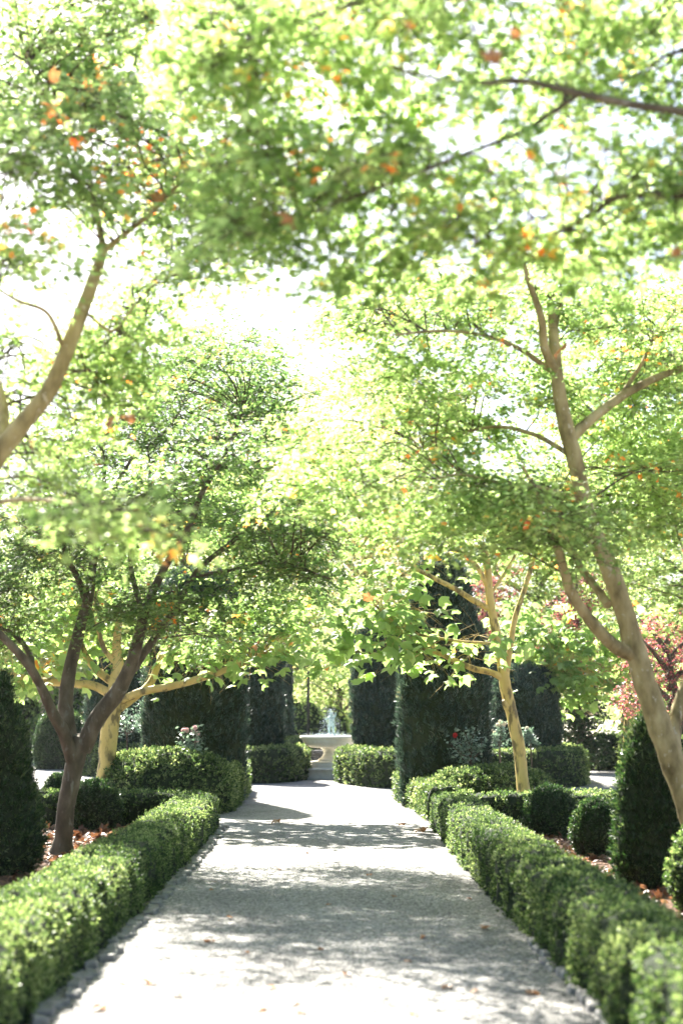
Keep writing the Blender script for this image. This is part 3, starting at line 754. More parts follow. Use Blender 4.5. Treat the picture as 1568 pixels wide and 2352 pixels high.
t.ppads([(1250, 150, 260, 150, 2.0, .6), (1450, 420, 160, 120, 2.2, .7), (1150, 480, 200, 90, 2.0, .5)], Y, 125, .07, MAPLE, 460, pad_r=(.2, .38), tilt=.5, thick=.07)
t.done()

# plane trees
def plane_pads(t, regs, Y, seed, n=12, size=.22, pr=(.3, .5)):
    t.ppads(regs, Y, n, size, PLANE, seed, pad_r=pr, tilt=.55, thick=.13)

b = gp(246, 1868)
t = Tree("plane_tree", "plane tree with thick mustard-yellow trunk behind the left maple", b, M['plane_bark'], M['plane_leaf'], group="pollarded plane trees")
Y = b[1]
t.plimb([(241, 1885), (243, 1800), (250, 1700), (258, 1640), (268, 1585), (272, 1530), (268, 1480), (275, 1420)], Y, [23, 20, 19.5, 19, 20, 13, 10, 8], 14, 0, seed=71)
t.plimb([(268, 1612), (330, 1588), (400, 1575), (480, 1552), (540, 1530), (600, 1508)], Y, [10, 9, 8.5, 8, 7, 5.5], 10, -.5, seed=72)
t.plimb([(270, 1628), (310, 1600), (345, 1570), (362, 1530), (378, 1490)], Y, [12, 10, 9, 8, 5], 10, .6, seed=73)
t.plimb([(262, 1600), (215, 1575), (160, 1570), (90, 1563), (10, 1545), (-60, 1530)], Y, [11, 10, 9, 7.5, 6, 4], 10, -.4, seed=74)
t.plimb([(262, 1570), (225, 1540), (200, 1510), (185, 1470), (170, 1420)], Y, [10, 9, 8, 6, 4], 9, .5, seed=75)
t.plimb([(272, 1530), (240, 1490), (225, 1440), (215, 1380)], Y, [7, 6, 5, 3], 9, -.3, seed=76)
plane_pads(t, [(620, 1490, 110, 60, -.5), (700, 1450, 70, 50, -.6), (500, 1520, 90, 40, -.3), (450, 1470, 90, 60, .3), (60, 1520, 100, 70, -.3), (180, 1450, 100, 70, .3), (330, 1480, 80, 60, .5), (-20, 1460, 80, 80), (300, 1400, 120, 60), (560, 1420, 120, 50, .2), (110, 1400, 120, 60, .3), (720, 1380, 90, 60, .4), (400, 1180, 160, 60, .6, 1.4), (560, 1160, 140, 50, -.3, 1.4), (480, 1110, 130, 50, .6, 1.3), (200, 1270, 140, 60, .4)], Y, 500)
t.done()

b = gp(1205, 1890)
t = Tree("plane_tree", "slender plane tree with smooth yellow trunk rising behind the right hedge", b, M['plane_bark'], M['plane_leaf'], group="pollarded plane trees")
Y = b[1]
t.plimb([(1206, 1905), (1203, 1840), (1196, 1760), (1186, 1690), (1172, 1630), (1160, 1575), (1152, 1520), (1138, 1450), (1125, 1380), (1118, 1300), (1108, 1250)], Y, [16, 15, 14, 13.5, 13, 13.5, 12, 10.5, 9.5, 8.5, 7], 14, 0, seed=81)
t.plimb([(1178, 1645), (1162, 1622), (1155, 1608)], Y, [9, 8, 4], 8, -.1, seed=89)
t.plimb([(1158, 1560), (1128, 1545), (1085, 1535), (1040, 1515), (1000, 1498), (940, 1480)], Y, [8, 7, 7, 6, 5, 4], 9, -.4, seed=82)
t.plimb([(1126, 1400), (1085, 1378), (1040, 1350), (990, 1325), (945, 1302)], Y, [7, 6.5, 6, 5.5, 4], 9, -.3, seed=83)
t.plimb([(1160, 1560), (1172, 1480), (1182, 1420), (1205, 1350), (1222, 1290), (1230, 1240)], Y, [7.5, 7, 6.5, 6, 5.5, 4], 9, .3, seed=84)
t.plimb([(1128, 1360), (1150, 1330), (1180, 1280), (1195, 1240)], Y, [4.5, 4, 3.5, 2.5], 8, .4, seed=85)
t.plimb([(1120, 1350), (1100, 1310), (1075, 1280), (1040, 1260)], Y, [6, 5.5, 5, 3], 8, -.3, seed=86)
t.plimb([(1140, 1480), (1100, 1476), (1050, 1472), (940, 1450), (860, 1390)], Y, [3.5, 3, 3, 3, 3], 8, -.5, seed=87)
plane_pads(t, [(925, 1400, 60, 40, -.3, 1.3), (900, 1440, 90, 50, -.4, 1.3), (860, 1490, 70, 40, -.4, 1.3), (950, 1500, 80, 40, -.4, 1.3), (1060, 1490, 70, 45, -.3), (830, 1400, 60, 50, -.2), (900, 1290, 80, 40, -.2), (1100, 1240, 110, 40, .3), (1220, 1250, 80, 50, .4), (800, 1470, 70, 50, -.4), (880, 1340, 70, 40, .2), (960, 1190, 120, 40, .3), (1150, 1160, 120, 50, .5)], Y, 600)
t.done()

b = gp(1440, 1800); Y = b[1]
t = Tree("plane_tree", "plane tree with pale trunk half hidden behind the right yew cone", b, M['plane_bark'], M['plane_leaf'], group="pollarded plane trees")
t.plimb([(1440, 1812), (1441, 1740), (1444, 1660), (1448, 1600), (1452, 1540), (1455, 1480)], Y, [14, 12, 12, 12, 9, 7], 12, 0, seed=91)
t.plimb([(1446, 1610), (1420, 1580), (1390, 1570), (1340, 1540), (1280, 1530)], Y, [7, 6, 5, 4, 3], 8, -.3, seed=92)
t.plimb([(1446, 1640), (1410, 1610), (1370, 1600), (1320, 1600)], Y, [5, 4, 4, 3], 8, .4, seed=93)
t.plimb([(1450, 1560), (1490, 1530), (1540, 1520), (1580, 1500)], Y, [6, 5, 4, 3], 8, .4, seed=94)
plane_pads(t, [(1270, 1500, 70, 60), (1340, 1540, 90, 60), (1250, 1560, 70, 40, -.3), (1350, 1450, 90, 60, .4), (1230, 1430, 70, 60, .4), (1480, 1600, 70, 40, .4), (1540, 1560, 60, 60, .5), (1420, 1500, 70, 50, .3), (1310, 1590, 60, 30), (1500, 1460, 80, 50)], Y, 700, 14, .24, (.4, .65))
t.done()

b = gp(92, 1746); Y = b[1]
t = Tree("plane_tree", "distant plane tree with whitish trunk standing on the gravel at far left", b, M['pale_plane_bark'], M['plane_leaf'], group="pollarded plane trees")
t.plimb([(91, 1752), (93, 1720), (97, 1680), (102, 1640), (110, 1600)], Y, [13, 10.5, 9.5, 9, 8], 12, 0, seed=95)
t.plimb([(104, 1625), (85, 1600), (50, 1585), (20, 1560)], Y, [6, 5, 4, 3], 8, -.4, seed=96)
t.plimb([(106, 1610), (130, 1585), (165, 1580), (200, 1560)], Y, [6, 5, 4, 3], 8, .4, seed=97)
t.plimb([(110, 1600), (112, 1560), (105, 1500)], Y, [6, 5, 3], 8, .4, seed=98)
plane_pads(t, [(40, 1560, 80, 40), (110, 1530, 100, 50), (180, 1560, 70, 40), (0, 1500, 80, 60), (150, 1470, 110, 50), (60, 1450, 100, 50)], Y, 800, 9, .26, (.5, .9))
t.done()

# trees further back: each with trunk and crown
def far_tree(name, label, x, y, h, r, leaf, seed, size=.16, n=5200, bark='maple_bark', low=.25, group="trees behind the fountain garden", template=OVAL, lean=0.0, cat="tree"):
    rr = np.random.default_rng(seed)
    t = Tree(name, label, (x, y, 0), M[bark], M[leaf], cat=cat, group=group)
    t0 = .035 * h * .6 + .05
    t.limb([(x, y, -.1), (x + lean * .3, y, h * .2), (x + lean + rr.normal() * .2, y, h * .45), (x + lean * 1.3, y, h * .8)], [t0 * 1.2, t0, t0 * .75, t0 * .2], 9, seed=seed)
    for k in range(8):
        a = k * 2.4 + rr.uniform(0, 1); z0 = h * (low + .06 + .05 * k)
        d = np.array([math.cos(a), math.sin(a), 0]) * r * rr.uniform(.6, .95)
        p0 = np.array([x + lean * min(1, z0 / h * 2), y, z0])
        t.limb([p0, p0 + d * .4 + [0, 0, h * .09], p0 + d + [0, 0, h * rr.uniform(.08, .24)]], [t0 * .5, t0 * .32, t0 * .08], 7, seed=seed + k)
    zc = h * (1 + low) / 2
    for k in range(9):
        a = k * 2.4; q = rr.uniform(.25, .75)
        c = np.array([x + lean + math.cos(a) * r * q, y + math.sin(a) * r * q, zc + (k / 8 - .5) * h * (1 - low) * .8])
        t.pads(c, (r * .5, r * .5, h * (1 - low) * .2), 18, n / 162 * 4.5, size, template, seed + k, pad_r=(r * .16, r * .32), tilt=.6, thick=r * .06, twigs=(k % 2 == 0))
    return t.done()

def X(px, Y):
    return at(px, 1641, Y)[0]

far_tree("spreading_tree", "spreading tree with arching dark boughs directly behind the fountain", X(585, 52), 52, 6.2, 4.2, 'far_leaf', 601, .15, 3600, low=.42, lean=.9)
far_tree("shade_tree", "light green tree behind the fountain, right of the dark post", X(775, 56), 56, 5.2, 2.2, 'far_leaf', 602, .14, 2600, low=.12)
far_tree("shade_tree", "tall pale tree rising into the sky gap above the left of the fountain", X(650, 78), 78, 20.5, 6.4, 'autumn_leaf', 603, .21, 12000, low=.3)
far_tree("shade_tree", "tall peach-tinted tree above the fountain, right of the sky gap", X(860, 80), 80, 20.8, 6.4, 'autumn_leaf', 604, .21, 12000, low=.3)
far_tree("shade_tree", "tall bright tree behind the tallest column", X(1010, 72), 72, 14.6, 5.4, 'far_leaf', 605, .19, 6500, low=.25)
far_tree("shade_tree", "bright yellow-green tree behind the slender plane tree", X(1240, 50), 50, 9.5, 4.2, 'far_leaf', 606, .18, 7000, low=.22)
far_tree("shade_tree", "bright leafy tree behind the leaning maple on the right", X(1440, 54), 54, 10.5, 4.4, 'far_leaf', 607, .18, 7000, low=.25)
far_tree("shade_tree", "green tree at the far right edge behind the red-leaved tree", X(1640, 46), 46, 10.0, 4.4, 'far_leaf', 608, .18, 6500, low=.2)
far_tree("shade_tree", "bright tree behind the crown of the left maple", X(420, 55), 55, 11.0, 4.6, 'far_leaf', 609, .18, 7000, low=.22)
far_tree("shade_tree", "light green tree behind the far left column", X(230, 58), 58, 10.0, 4.6, 'far_leaf', 610, .18, 6500, low=.16)
far_tree("shade_tree", "green tree at the far left behind the white trunk", X(20, 60), 60, 10.5, 5.0, 'far_leaf', 611, .19, 6500, low=.12)
far_tree("conifer_tree", "blue-grey conifer showing beside the top of the tallest column", X(1085, 66), 66, 8.6, 1.7, 'grey_needle', 612, .14, 4500, low=.1)
far_tree("red_leaved_tree", "red-leaved tree behind the leaning trunk at right", X(1535, 27), 27, 3.55, .85, 'red_leaf', 613, .075, 1700, low=.42, group="red-leaved trees")
far_tree("red_leaved_tree", "small purple-red tree seen between the column and the slender yellow trunk", X(1112, 48), 48, 6.4, 1.15, 'red_leaf', 614, .1, 3200, low=.25, group="red-leaved trees")
far_tree("red_leaved_tree", "dark purple-red tree behind the pale plane leaves right of the slender trunk", X(1330, 44), 44, 5.6, 1.2, 'red_leaf', 615, .1, 3600, low=.45, group="red-leaved trees")
far_tree("tall_shrub", "dark open shrub right of the right-hand column, before the pale vineyard", X(1328, 40), 40, 2.7, .75, 'ball_leaf', 616, .12, 2200, low=.1, group=None, cat="shrub")
def bush(name, label, px, Y, r, h, leaf, seed, size, dens):
    lathe_green(name, label, (X(px, Y), Y), dome(r, h, 0, 2.0), M[leaf], dens, size, seed, "shrub", (OVAL[0], OVAL[1]), ((.12, .35), (.25, .9)), rand=1.0, gap=.5, jitter=.12, group="loose shrubs behind the fountain")
bush("leafy_bush", "yellow-green bush behind the fountain, left of the dark post", 685, 50, 1.1, 1.9, 'far_leaf', 620, .16, 260)
bush("leafy_bush", "yellow-green bush behind the fountain statue", 745, 54, 1.0, 1.7, 'far_leaf', 621, .16, 260)
bush("leafy_bush", "bright bush before the wire fence right of the fountain", 792, 59, .7, 1.7, 'far_leaf', 622, .14, 300)
bush("leafy_bush", "low bright plants beyond the right curved hedge", 1400, 47, 1.3, .8, 'far_leaf', 623, .15, 260)
bush("leafy_bush", "shaded bush behind the far left round shrub", 190, 52, 1.8, 2.9, 'maple_leaf_dark', 624, .18, 240)
bush("leafy_bush", "shaded bush at the far left edge behind the yew cone", 10, 54, 2.4, 3.1, 'maple_leaf_dark', 625, .18, 240)
bush("leafy_bush", "light bush at the far right edge behind the leaning maple", 1560, 40, 1.6, 2.2, 'far_leaf', 626, .16, 260)

# distant tree line: one mass nobody could count
g = Geo()
for k in range(150):
    a = rng.uniform(-30, 36); y = rng.uniform(92, 120)
    c = np.array([a, y, rng.uniform(1, 6.5)])
    n = 60
    P = c + rng.normal(size=(n, 3)) * [1.6, 1.4, 1.3]
    Z = unit(rng.normal(size=(n, 3)) + [0, 0, .8]); XX, YY, ZZ = frames(Z, rng)
    instances(g, *OVAL, P, XX, YY, ZZ, rng.uniform(.3, .6, n), 0)
o = g.build("distant_woods", M['far_leaf']); tag(o, "pale distant woods beyond the garden fence", "woods", kind="stuff")

# ------------------------------------------------------------------ roses
def rose(label, px, py_base, Y, h, r, petals, n_bloom, seed, standard=True):
    base = at(px, py_base, Y); base[2] = max(0, base[2])
    rr = np.random.default_rng(seed)
    base[2] = 0
    root = thing("rose_bush", label, "rose", base, "roses among the clipped hedges")
    g = Geo(); lg = Geo()
    hz = h
    fork = hz - r * 1.7
    if standard:
        tube(g, catmull([(0, 0, -.05), (.02, .01, fork * .5), (0, 0, fork)], 4), np.linspace(.022, .016, 9), 7)
    tips = []
    for k in range(13):
        d = unit(rr.normal(size=3) + [0, 0, .75]) * r * rr.uniform(.7, 1.1)
        p0 = np.array([0, 0, fork if standard else .02])
        tip = np.array([0, 0, hz - r * .95]) + d
        mid = (p0 + tip) / 2 + rr.normal(size=3) * .04
        W = catmull([p0, mid, tip], 4)
        tube(g, W, np.linspace(.011, .004, len(W)), 5)
        tips.append(tip)
        n = 26
        s = W[rr.integers(3, len(W), n)] + rr.normal(size=(n, 3)) * r * .2
        Z = unit(rr.normal(size=(n, 3)) * .7 + [0, 0, 1]); A, B, Z = frames(Z, rr)
        instances(lg, *OVAL, s, A, B, Z, rr.uniform(.06, .10, n), 0)
    g.build("stem", M['twig'], root); lg.build("foliage", M['rose_leaf'], root)
    tips = sorted(tips, key=lambda p: p[0] - p[1] - p[2] * 1.2)
    for k in range(n_bloom):
        bg_ = Geo(); c = np.array(tips[k]) + rr.normal(size=3) * .02 + [0, -.02, .04]
        n = 16
        Z = unit(rr.normal(size=(n, 3)) + [0, 0, .3]); A, B, Z = frames(Z, rr)
        instances(bg_, np.array([(-.5, 0, .3), (.5, 0, .3), (.62, .8, .42), (0, 1.05, .3), (-.62, .8, .42)]), [np.array([[0, 1, 2, 3, 4]])], np.repeat(c[None], n, 0) - B * .02, A, B, Z, np.full(n, .055), 0)
        bg_.build("blossom", petals, root)
    return root
rose("standard rose with pale pink blooms before the broad left column", 432, 1790, 24.2, 1.36, .34, M['petal_pink'], 6, 701)
rose("rose with one red bloom at the foot of the tallest column", 1080, 1800, 24.2, 1.38, .33, M['petal_red'], 1, 702)
rose("sunlit rose full of cream blooms between the tallest column and the yellow trunk", 1147, 1790, 30.0, 1.42, .25, M['petal_cream'], 9, 703)
rose("thin standard rose with bare stem right of the yellow trunk", 1219, 1800, 31.0, 1.28, .17, M['petal_cream'], 1, 704)
rose("bluish standard rose before the far left column", 290, 1780, 35.5, 1.75, .38, M['petal_cream'], 0, 705)
rose("pale green standard rose beside the lit edge of the broad left column", 330, 1780, 34.5, 1.95, .38, M['petal_cream'], 0, 706)

# ------------------------------------------------------------------ fountain
FX, FY = at(757, 1700, 37.0)[0], 37.0
def lathe(g, prof, c, n=64, mat=0):
    prof = np.array(prof, dtype=float); a = np.linspace(0, 2 * np.pi, n, endpoint=False)
    V = np.stack([c[0] + prof[:, 0:1] * np.cos(a)[None], c[1] + prof[:, 0:1] * np.sin(a)[None], c[2] + np.repeat(prof[:, 1:2], n, 1)], -1).reshape(-1, 3)
    g.add(V, grid_faces(len(prof), n, True)[:, ::-1], mat, False)
ft = thing("fountain", "cream stone fountain with wide bowl on a pedestal at the end of the path", "fountain", (FX, FY, 0))
g = Geo(); lathe(g, [(1.12, 0), (1.12, .05), (1.08, .055), (1.08, .21), (1.14, .215), (1.15, .235), (1.14, .265), (.9, .268), (.01, .27)], (0, 0, 0), 72); g.build("lower_step", M['step_stone'], ft)
g = Geo(); lathe(g, [(.60, .268), (.60, .34), (.55, .345), (.55, .40), (.40, .42), (.01, .425)], (0, 0, 0), 64); g.build("plinth", M['limestone'], ft)
g = Geo(); lathe(g, [(.30, .42), (.30, .46), (.26, .48), (.185, .55), (.16, .62), (.17, .69), (.23, .74), (.25, .76), (.01, .765)], (0, 0, 0), 48); g.build("pedestal", M['limestone'], ft)
g = Geo(); lathe(g, [(.02, .745), (.30, .75), (.50, .775), (.62, .83), (.68, .90), (.70, .96), (.71, .985), (.755, .99), (.775, 1.015), (.77, 1.045), (.74, 1.06), (.66, 1.055), (.62, 1.0), (.40, .94), (.01, .92)], (0, 0, 0), 80); g.build("bowl", M['limestone'], ft)
g = Geo(); lathe(g, [(.645, 1.035), (.3, 1.04), (.01, 1.036)], (0, 0, 0), 48); g.build("water_surface", M['water'], ft)
# statue: a small bronze figure with raised arms on a rocky foot
st = thing("statue", "small verdigris bronze figure standing in the fountain bowl", "statue", (FX + .04, FY, 1.03))
me = bpy.data.meshes.new("figure")
vs = [(0, 0, .33), (0, 0, .41), (0, 0, .49), (0, 0, .53), (.005, -.01, .575), (.005, -.012, .62),
      (.045, 0, .31), (.055, -.03, .20), (.06, -.005, .09), (.065, -.03, .06),
      (-.04, 0, .31), (-.06, -.02, .2), (-.05, .02, .09), (-.055, -.01, .06),
      (.075, 0, .49), (.12, -.02, .56), (.10, -.03, .63),
      (-.075, 0, .49), (-.13, -.03, .43), (-.16, -.06, .47)]
es = [(0, 1), (1, 2), (2, 3), (3, 4), (4, 5), (0, 6), (6, 7), (7, 8), (8, 9), (0, 10), (10, 11), (11, 12), (12, 13), (2, 14), (14, 15), (15, 16), (2, 17), (17, 18), (18, 19)]
rad = [.06, .055, .06, .026, .046, .035, .045, .036, .024, .02, .045, .036, .024, .02, .03, .022, .018, .03, .022, .018]
me.from_pydata(vs, es, [])
fo = bpy.data.objects.new("figure", me); link(fo, st)
md = fo.modifiers.new("skin", 'SKIN'); md.use_smooth_shade = True
for v, q in zip(me.skin_vertices[0].data, rad):
    v.radius = (q, q * .9)
me.skin_vertices[0].data[0].use_root = True
ms = fo.modifiers.new("sub", 'SUBSURF'); ms.levels = 2; ms.render_levels = 2
me.materials.append(M['verdigris'])
g = Geo()
P = [(0.17, 0.0)] ; lathe(g, [(.20, -.11), (.19, -.02), (.15, .02), (.13, .05), (.06, .075), (.005, .08)], (0, 0, 0), 24)
g.V[0] += np.random.default_rng(3).normal(size=g.V[0].shape) * .012
g.build("rocky_foot", M['verdigris'], st)
# jets and drops thrown by the fountain
g = Geo(); r_ = np.random.default_rng(9)
dv = np.array([(0, 0, 1), (.8, 0, 0), (0, .8, 0), (-.8, 0, 0), (0, -.8, 0), (0, 0, -1.3)])
df = np.array([[0, 1, 2], [0, 2, 3], [0, 3, 4], [0, 4, 1], [5, 2, 1], [5, 3, 2], [5, 4, 3], [5, 1, 4]])
n = 1100
a = r_.uniform(0, 6.28, n); tt = r_.random(n); R1 = r_.uniform(.05, .30, n)
P = np.stack([FX + .02 + np.cos(a) * R1 * tt * 1.3, FY + np.sin(a) * R1 * tt * 1.3, 1.08 + .62 * (1 - (1.25 * tt - .25) ** 2) * r_.uniform(.55, 1.08, n)], 1)
Pm = np.stack([FX + r_.normal(0, .32, n // 2), FY + r_.normal(0, .25, n // 2), 1.06 + np.abs(r_.normal(0, .05, n // 2))], 1)
P = np.vstack([P, Pm]); n = len(P)
E = np.eye(3)
instances(g, dv, [df], P, np.repeat(E[0:1], n, 0), np.repeat(E[1:2], n, 0), np.repeat(E[2:3], n, 0), r_.uniform(.003, .0075, n), 0)
o = g.build("water_spray", M['water']); tag(o, "white spray of water drops around the fountain statue", "water spray", kind="stuff")
# dry stone retaining wall behind the fountain
def stone_block(g, c, s, r, rot=0.0):
    V = np.array([(x, y, z) for x in (-1, 1) for y in (-1, 1) for z in (-1, 1)], dtype=float)
    # chamfered block: three shrunken shells
    k = .78
    P = np.vstack([V * [1, k, k], V * [k, 1, k], V * [k, k, 1]]) * (np.array(s) / 2)
    P = P + r.normal(size=P.shape) * np.array(s) * .03
    cs, sn = math.cos(rot), math.sin(rot)
    P = np.stack([P[:, 0] * cs - P[:, 1] * sn, P[:, 0] * sn + P[:, 1] * cs, P[:, 2]], 1) + c
    import itertools
    q = lambda sh, x, y, z: sh * 8 + ((x > 0) * 4 + (y > 0) * 2 + (z > 0))
    quads, tris = [], []
    for sgn in (-1, 1):
        quads.append([q(0, sgn, -1, -1), q(0, sgn, 1, -1), q(0, sgn, 1, 1), q(0, sgn, -1, 1)][::sgn])
        quads.append([q(1, -1, sgn, -1), q(1, -1, sgn, 1), q(1, 1, sgn, 1), q(1, 1, sgn, -1)][::sgn])
        quads.append([q(2, -1, -1, sgn), q(2, 1, -1, sgn), q(2, 1, 1, sgn), q(2, -1, 1, sgn)][::sgn])
    for a_ in (-1, 1):
        for b_ in (-1, 1):
            quads.append([q(0, a_, b_, -1), q(0, a_, b_, 1), q(1, a_, b_, 1), q(1, a_, b_, -1)])
            quads.append([q(0, a_, -1, b_), q(0, a_, 1, b_), q(2, a_, 1, b_), q(2, a_, -1, b_)])
            quads.append([q(1, -1, a_, b_), q(1, 1, a_, b_), q(2, 1, a_, b_), q(2, -1, a_, b_)])
            for c_ in (-1, 1):
                tris.append([q(0, a_, b_, c_), q(1, a_, b_, c_), q(2, a_, b_, c_)])
    n0 = g.n
    g.add(P, quads)
    g.V.append(np.zeros((0, 3))); F = np.array(tris) + n0
    g.L.append(F.ravel()); g.T.append(np.full(len(F), 3, dtype=np.int32)); g.M.append(np.zeros(len(F), dtype=np.int32)); g.S.append(np.zeros(len(F), dtype=bool))
g = Geo(); r_ = np.random.default_rng(12)
for row in range(6):
    x = -2.3 + (row % 2) * .11
    while x < 1.9:
        w = r_.uniform(.16, .34)
        stone_block(g, (x + w / 2, 39.6 + r_.normal() * .02, .06 + row * .105), (w, .3, .10), r_)
        x += w + .012
o = g.build("dry_stone_wall", M['rubble']); tag(o, "low dark dry stone wall just behind the fountain pedestal", "stone wall")

# ------------------------------------------------------------------ chain-link fence and post
fn = thing("wire_fence", "grey chain-link fence stretching behind the garden", "fence", (6, 57, 0))
g = Geo()
x0, x1, zt, sp = -6.0, 13.0, 2.3, .085
k = x0 - zt
while k < x1 + zt:
    for sgn in (1, -1):
        a0, a1 = (k, k + zt) if sgn > 0 else (k + zt, k)
        P = np.array([(a0, 0, .05), (a1, 0, .05 + zt)])
        lo, hi = max(0, (x0 - min(a0, a1)) / zt), min(1, (x1 - min(a0, a1)) / zt)
        if hi <= lo: continue
        if sgn < 0: lo, hi = 1 - hi, 1 - lo
        Q = np.array([P[0] + (P[1] - P[0]) * lo, P[0] + (P[1] - P[0]) * hi])
        tube(g, Q + [0, .006 * sgn, 0], [.0045, .0045], 3)
    k += sp * 1.414
g.build("wire_mesh", M['galvanised'], fn)
for xk in np.arange(-6, 13.1, 2.7):
    g = Geo(); tube(g, [(xk, .03, -.05), (xk, .03, 2.42)], [.032, .032], 10); g.build("post", M['galvanised'], fn)
g = Geo(); tube(g, [(-6, .03, 2.38), (13, .03, 2.38)], [.022, .022], 8); g.build("top_rail", M['galvanised'], fn)
for ch in fn.children: ch.location.x -= 0
p = at(708, 1690, 46)
ps = thing("wooden_post", "thin dark upright post behind the fountain on the left", "post", (p[0], 46, 0))
g = Geo(); tube(g, catmull([(0, 0, -.1), (.01, 0, .9), (-.01, 0, 2.0), (.0, 0, 2.9)], 4), np.linspace(.05, .04, 13), 9, bump=.05); g.build("shaft", M['post_wood'], ps)
g = Geo(); lathe(g, [(.052, 2.9), (.056, 2.93), (.03, 2.97), (.005, 2.98)], (0, 0, 0), 12); g.build("cap", M['post_wood'], ps)

# ------------------------------------------------------------------ edging stones: each one a thing
def stones(line, off, label, group, seed, gap=.02, y_min=6.0, y_max=99):
    r_ = np.random.default_rng(seed)
    C, tt = smooth_path(line, .02)
    protos = []
    for k in range(5):
        g = Geo(); stone_block(g, (0, 0, 0), (r_.uniform(.075, .115), r_.uniform(.15, .25), .09), r_)
        protos.append(g.build("edging_stone", M['stone']))
    used = [False] * 5
    s = 0.0; i = 0
    while s < tt[-1]:
        k = int(r_.integers(0, 5)); L = protos[k].dimensions.y if False else .21
        x = np.interp(s + L / 2, tt, C[:, 0]); y = np.interp(s + L / 2, tt, C[:, 1])
        d = C[min(len(C) - 1, int((s + .1) / .02) + 3)] - C[min(len(C) - 4, int(s / .02))]
        s += L + gap * r_.uniform(.5, 2.5)
        if not (y_min < y < y_max): continue
        o = protos[k] if not used[k] else protos[k].copy()
        if used[k]: link(o)
        used[k] = True
        o.location = (x + off + r_.normal() * .02, y, -.008 + r_.normal() * .008)
        o.rotation_euler = (r_.normal() * .07, r_.normal() * .10, math.atan2(-d[0], d[1]) + r_.normal() * .16)
        sc_ = r_.uniform(.85, 1.1); o.scale = (sc_, r_.uniform(.8, 1.05), 1)
        tag(o, label, "stone", group)
    for k in range(5):
        if not used[k]: bpy.data.objects.remove(protos[k])
stones(LBASE, .015, "grey edging stone in the row between the left hedge and the gravel path", "edging stones along the left hedge", 31, y_min=6.3)
stones(RBASE, -.02, "pale edging stone half buried in the gravel under the right hedge", "edging stones along the right hedge", 32, y_min=6.3, y_max=10.5)

# ------------------------------------------------------------------ fallen leaves
def dry_leaf_mesh(seed, size):
    r_ = np.random.default_rng(seed)
    v, f = star_leaf(5, .36, r_.uniform(.5, 1.2))
    v = v.copy(); v[:, 2] += .25 + r_.normal(size=len(v)) * .08; v[:, 2] += .35 * np.abs(v[:, 0])
    g = Geo(); g.add(v * size, f[0], 0); me = g
    return g
fallen = [(486, 2165, .09), (345, 2258, .10), (290, 2262, .08), (245, 2322, .09), (1120, 2135, .10), (985, 2155, .08), (1208, 2283, .11), (1035, 2268, .08), (1100, 2280, .07),
          (620, 2270, .06), (590, 2322, .07), (670, 2310, .06), (700, 2330, .05), (880, 1975, .08), (845, 2010, .07), (700, 1960, .07), (640, 2000, .06), (520, 2110, .06), (760, 2080, .05), (905, 2060, .06), (1070, 2065, .06),
          (560, 2190, .05), (930, 2210, .06), (800, 2240, .06), (415, 2290, .06), (950, 2330, .07), (740, 2180, .05), (480, 2045, .05)]
fl_label = "small dry orange leaf lying on the open gravel of the path"
pr = [dry_leaf_mesh(800 + k, 1.0).build("fallen_leaf", M['dry_leaf']) for k in range(4)]
for i, (px, py, s) in enumerate(fallen):
    p = gp(px, py)
    o = pr[i] if i < 4 else pr[i % 4].copy()
    if i >= 4: link(o)
    o.location = (p[0], p[1], .004); o.scale = (s, s, s * random.uniform(.6, 1.0)); o.rotation_euler = (random.uniform(-.2, .2), random.uniform(-.2, .2), random.uniform(0, 6.28))
    tag(o, fl_label, "leaf", "dry leaves scattered on the path")
for px, py, s, lab in [(965, 1913, .20, "large curled orange leaf on the gravel at the corner of the right hedge"), (917, 1898, .12, "single orange leaf on the gravel a step left of the large curled one"), (625, 1893, .17, "orange leaf at the edge of the shade on the left of the sunlit gravel")]:
    o = pr[0].copy(); link(o); p = gp(px, py)
    o.location = (p[0], p[1], .004); o.scale = (s, s, s * 1.1); o.rotation_euler = (.1, .25, random.uniform(0, 6.28))
    o['label'] = lab; o['category'] = "leaf"; o['group'] = "dry leaves scattered on the path"
# loose stones on top of the gravel
g = Geo(); r_ = np.random.default_rng(55)
n = 9000
y = 6.4 + 14 * r_.random(n) ** 1.6; x = r_.uniform(-1.45, 1.45, n)
P = np.stack([x, y, np.full(n, .003)], 1)
A, B, Z = frames(unit(r_.normal(size=(n, 3))), r_)
instances(g, np.array([(0, 0, .5), (.6, 0, 0), (0, .5, .05), (-.55, .1, 0), (0, -.5, 0), (0, 0, -.5)]), [np.array([[0, 1, 2], [0, 2, 3], [0, 3, 4], [0, 4, 1], [5, 2, 1], [5, 3, 2], [5, 4, 3], [5, 1, 4]])], P, A, B, Z, r_.uniform(.004, .010, n), 0)
o = g.build("loose_gravel", M['stone']); tag(o, "loose grey stones lying on the path surface", "gravel", kind="stuff")
# litter on the beds
g = Geo(); r_ = np.random.default_rng(77)
def litter(x0, x1, y0, y1, n, size=.11):
    P = np.stack([r_.uniform(x0, x1, n), r_.uniform(y0, y1, n), r_.uniform(.045, .085, n)], 1)
    Z = unit(r_.normal(size=(n, 3)) * .55 + [0, 0, 1]); A, B, Z = frames(Z, r_)
    instances(g, *DRY, P, A, B, Z, size * r_.uniform(.5, 1.3, n), 0)
litter(-7, -2.2, 9, 20.2, 4600, .08); litter(-3.7, -2.2, 17.5, 20.2, 420, .12)
litter(2.3, 8.5, 8, 20.5, 5000, .08); litter(2.3, 4.5, 13, 20.3, 900, .09)
o = g.build("leaf_litter", M['litter']); tag(o, "brown and orange leaf litter covering the mulch beds", "leaf litter", kind="stuff")
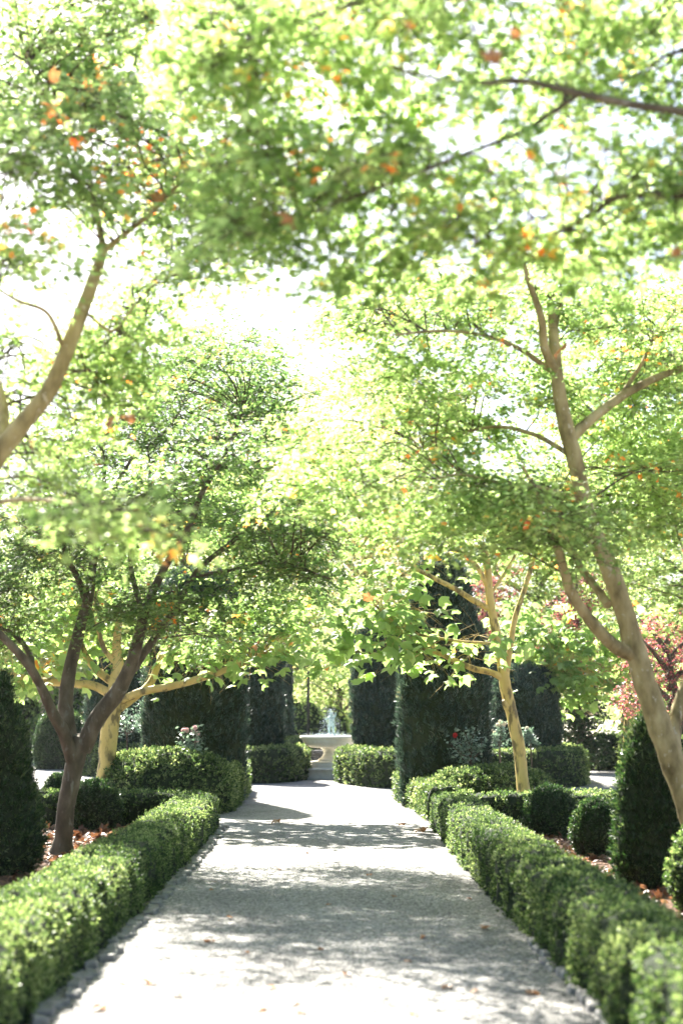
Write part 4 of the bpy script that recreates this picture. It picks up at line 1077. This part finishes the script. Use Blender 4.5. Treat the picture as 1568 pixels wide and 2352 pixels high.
# big dry leaves caught in the branches overhead
for i, (px, py, Yk, s, lab) in enumerate([
        (1128, 152, 5.2, .125, "largest dry orange leaf caught on the overhead branch at upper right"),
        (935, 80, 5.2, .075, "dry orange leaf caught in the canopy near the top centre"),
        (1178, 92, 5.4, .08, "dry orange leaf just above and right of the largest caught leaf"),
        (132, 190, 6.6, .10, "broad tan leaf caught among bright leaves at upper left"),
        (128, 245, 6.6, .07, "smaller rust leaf hanging below the tan leaf at upper left"),
        (362, 472, 8.6, .13, "orange leaf snagged on the bare branch of the left maple"),
        (670, 530, 6.2, .15, "cluster of rust-orange dry leaf in the middle of the canopy"),
        (1548, 590, 6.0, .07, "orange leaf hanging in dark foliage at the right edge"),
        (1285, 830, 11.4, .22, "long tan dry leaf hanging against the leaning trunk"),
        (255, 985, 8.0, .11, "peach dry leaf hanging under the left maple branch"),
        (300, 975, 8.0, .13, "pale peach dry leaf beside another one under the left branch"),
        (70, 1035, 8.5, .10, "dark rust leaf wedged below the grey branch at the left edge"),
        (843, 1385, 20.2, .24, "bunch of brown dry leaf on the cut branch end above the barrel column"),
        (600, 1495, 20.6, .26, "brown dry leaf on the end of the plane branch left of the fountain")]):
    o = pr[i % 4].copy(); link(o)
    s *= .8; o.location = at(px, py, Yk); o.scale = (s, s, s); o.rotation_euler = (R(70 + 15 * math.sin(i * 3)), R(40 * math.sin(i * 5)), i * 1.3)
    for key in ('label', 'category', 'group'):
        if key in o: del o[key]
    tag(o, lab, "leaf", "dry leaves caught in the branches")
    o.name = "caught_leaf"

# ------------------------------------------------------------------ bright summer haze
bpy.ops.mesh.primitive_cube_add(size=1, location=(0, 58, 13))
hz = bpy.context.object
hz.name = "haze"; hz.scale = (190, 150, 28.5); hz['kind'] = "stuff"; hz['label'] = "thin bright air over the garden"
m = bpy.data.materials.new("thin haze"); m.use_nodes = True
N = m.node_tree.nodes
for n_ in [x for x in N if x.type != 'OUTPUT_MATERIAL']: N.remove(n_)
pv = N.new("ShaderNodeVolumePrincipled"); pv.inputs["Color"].default_value = (.93, .96, 1, 1); pv.inputs["Density"].default_value = .00014; pv.inputs["Anisotropy"].default_value = .45
m.node_tree.links.new(pv.outputs[0], [x for x in N if x.type == 'OUTPUT_MATERIAL'][0].inputs["Volume"])
hz.data.materials.append(m)
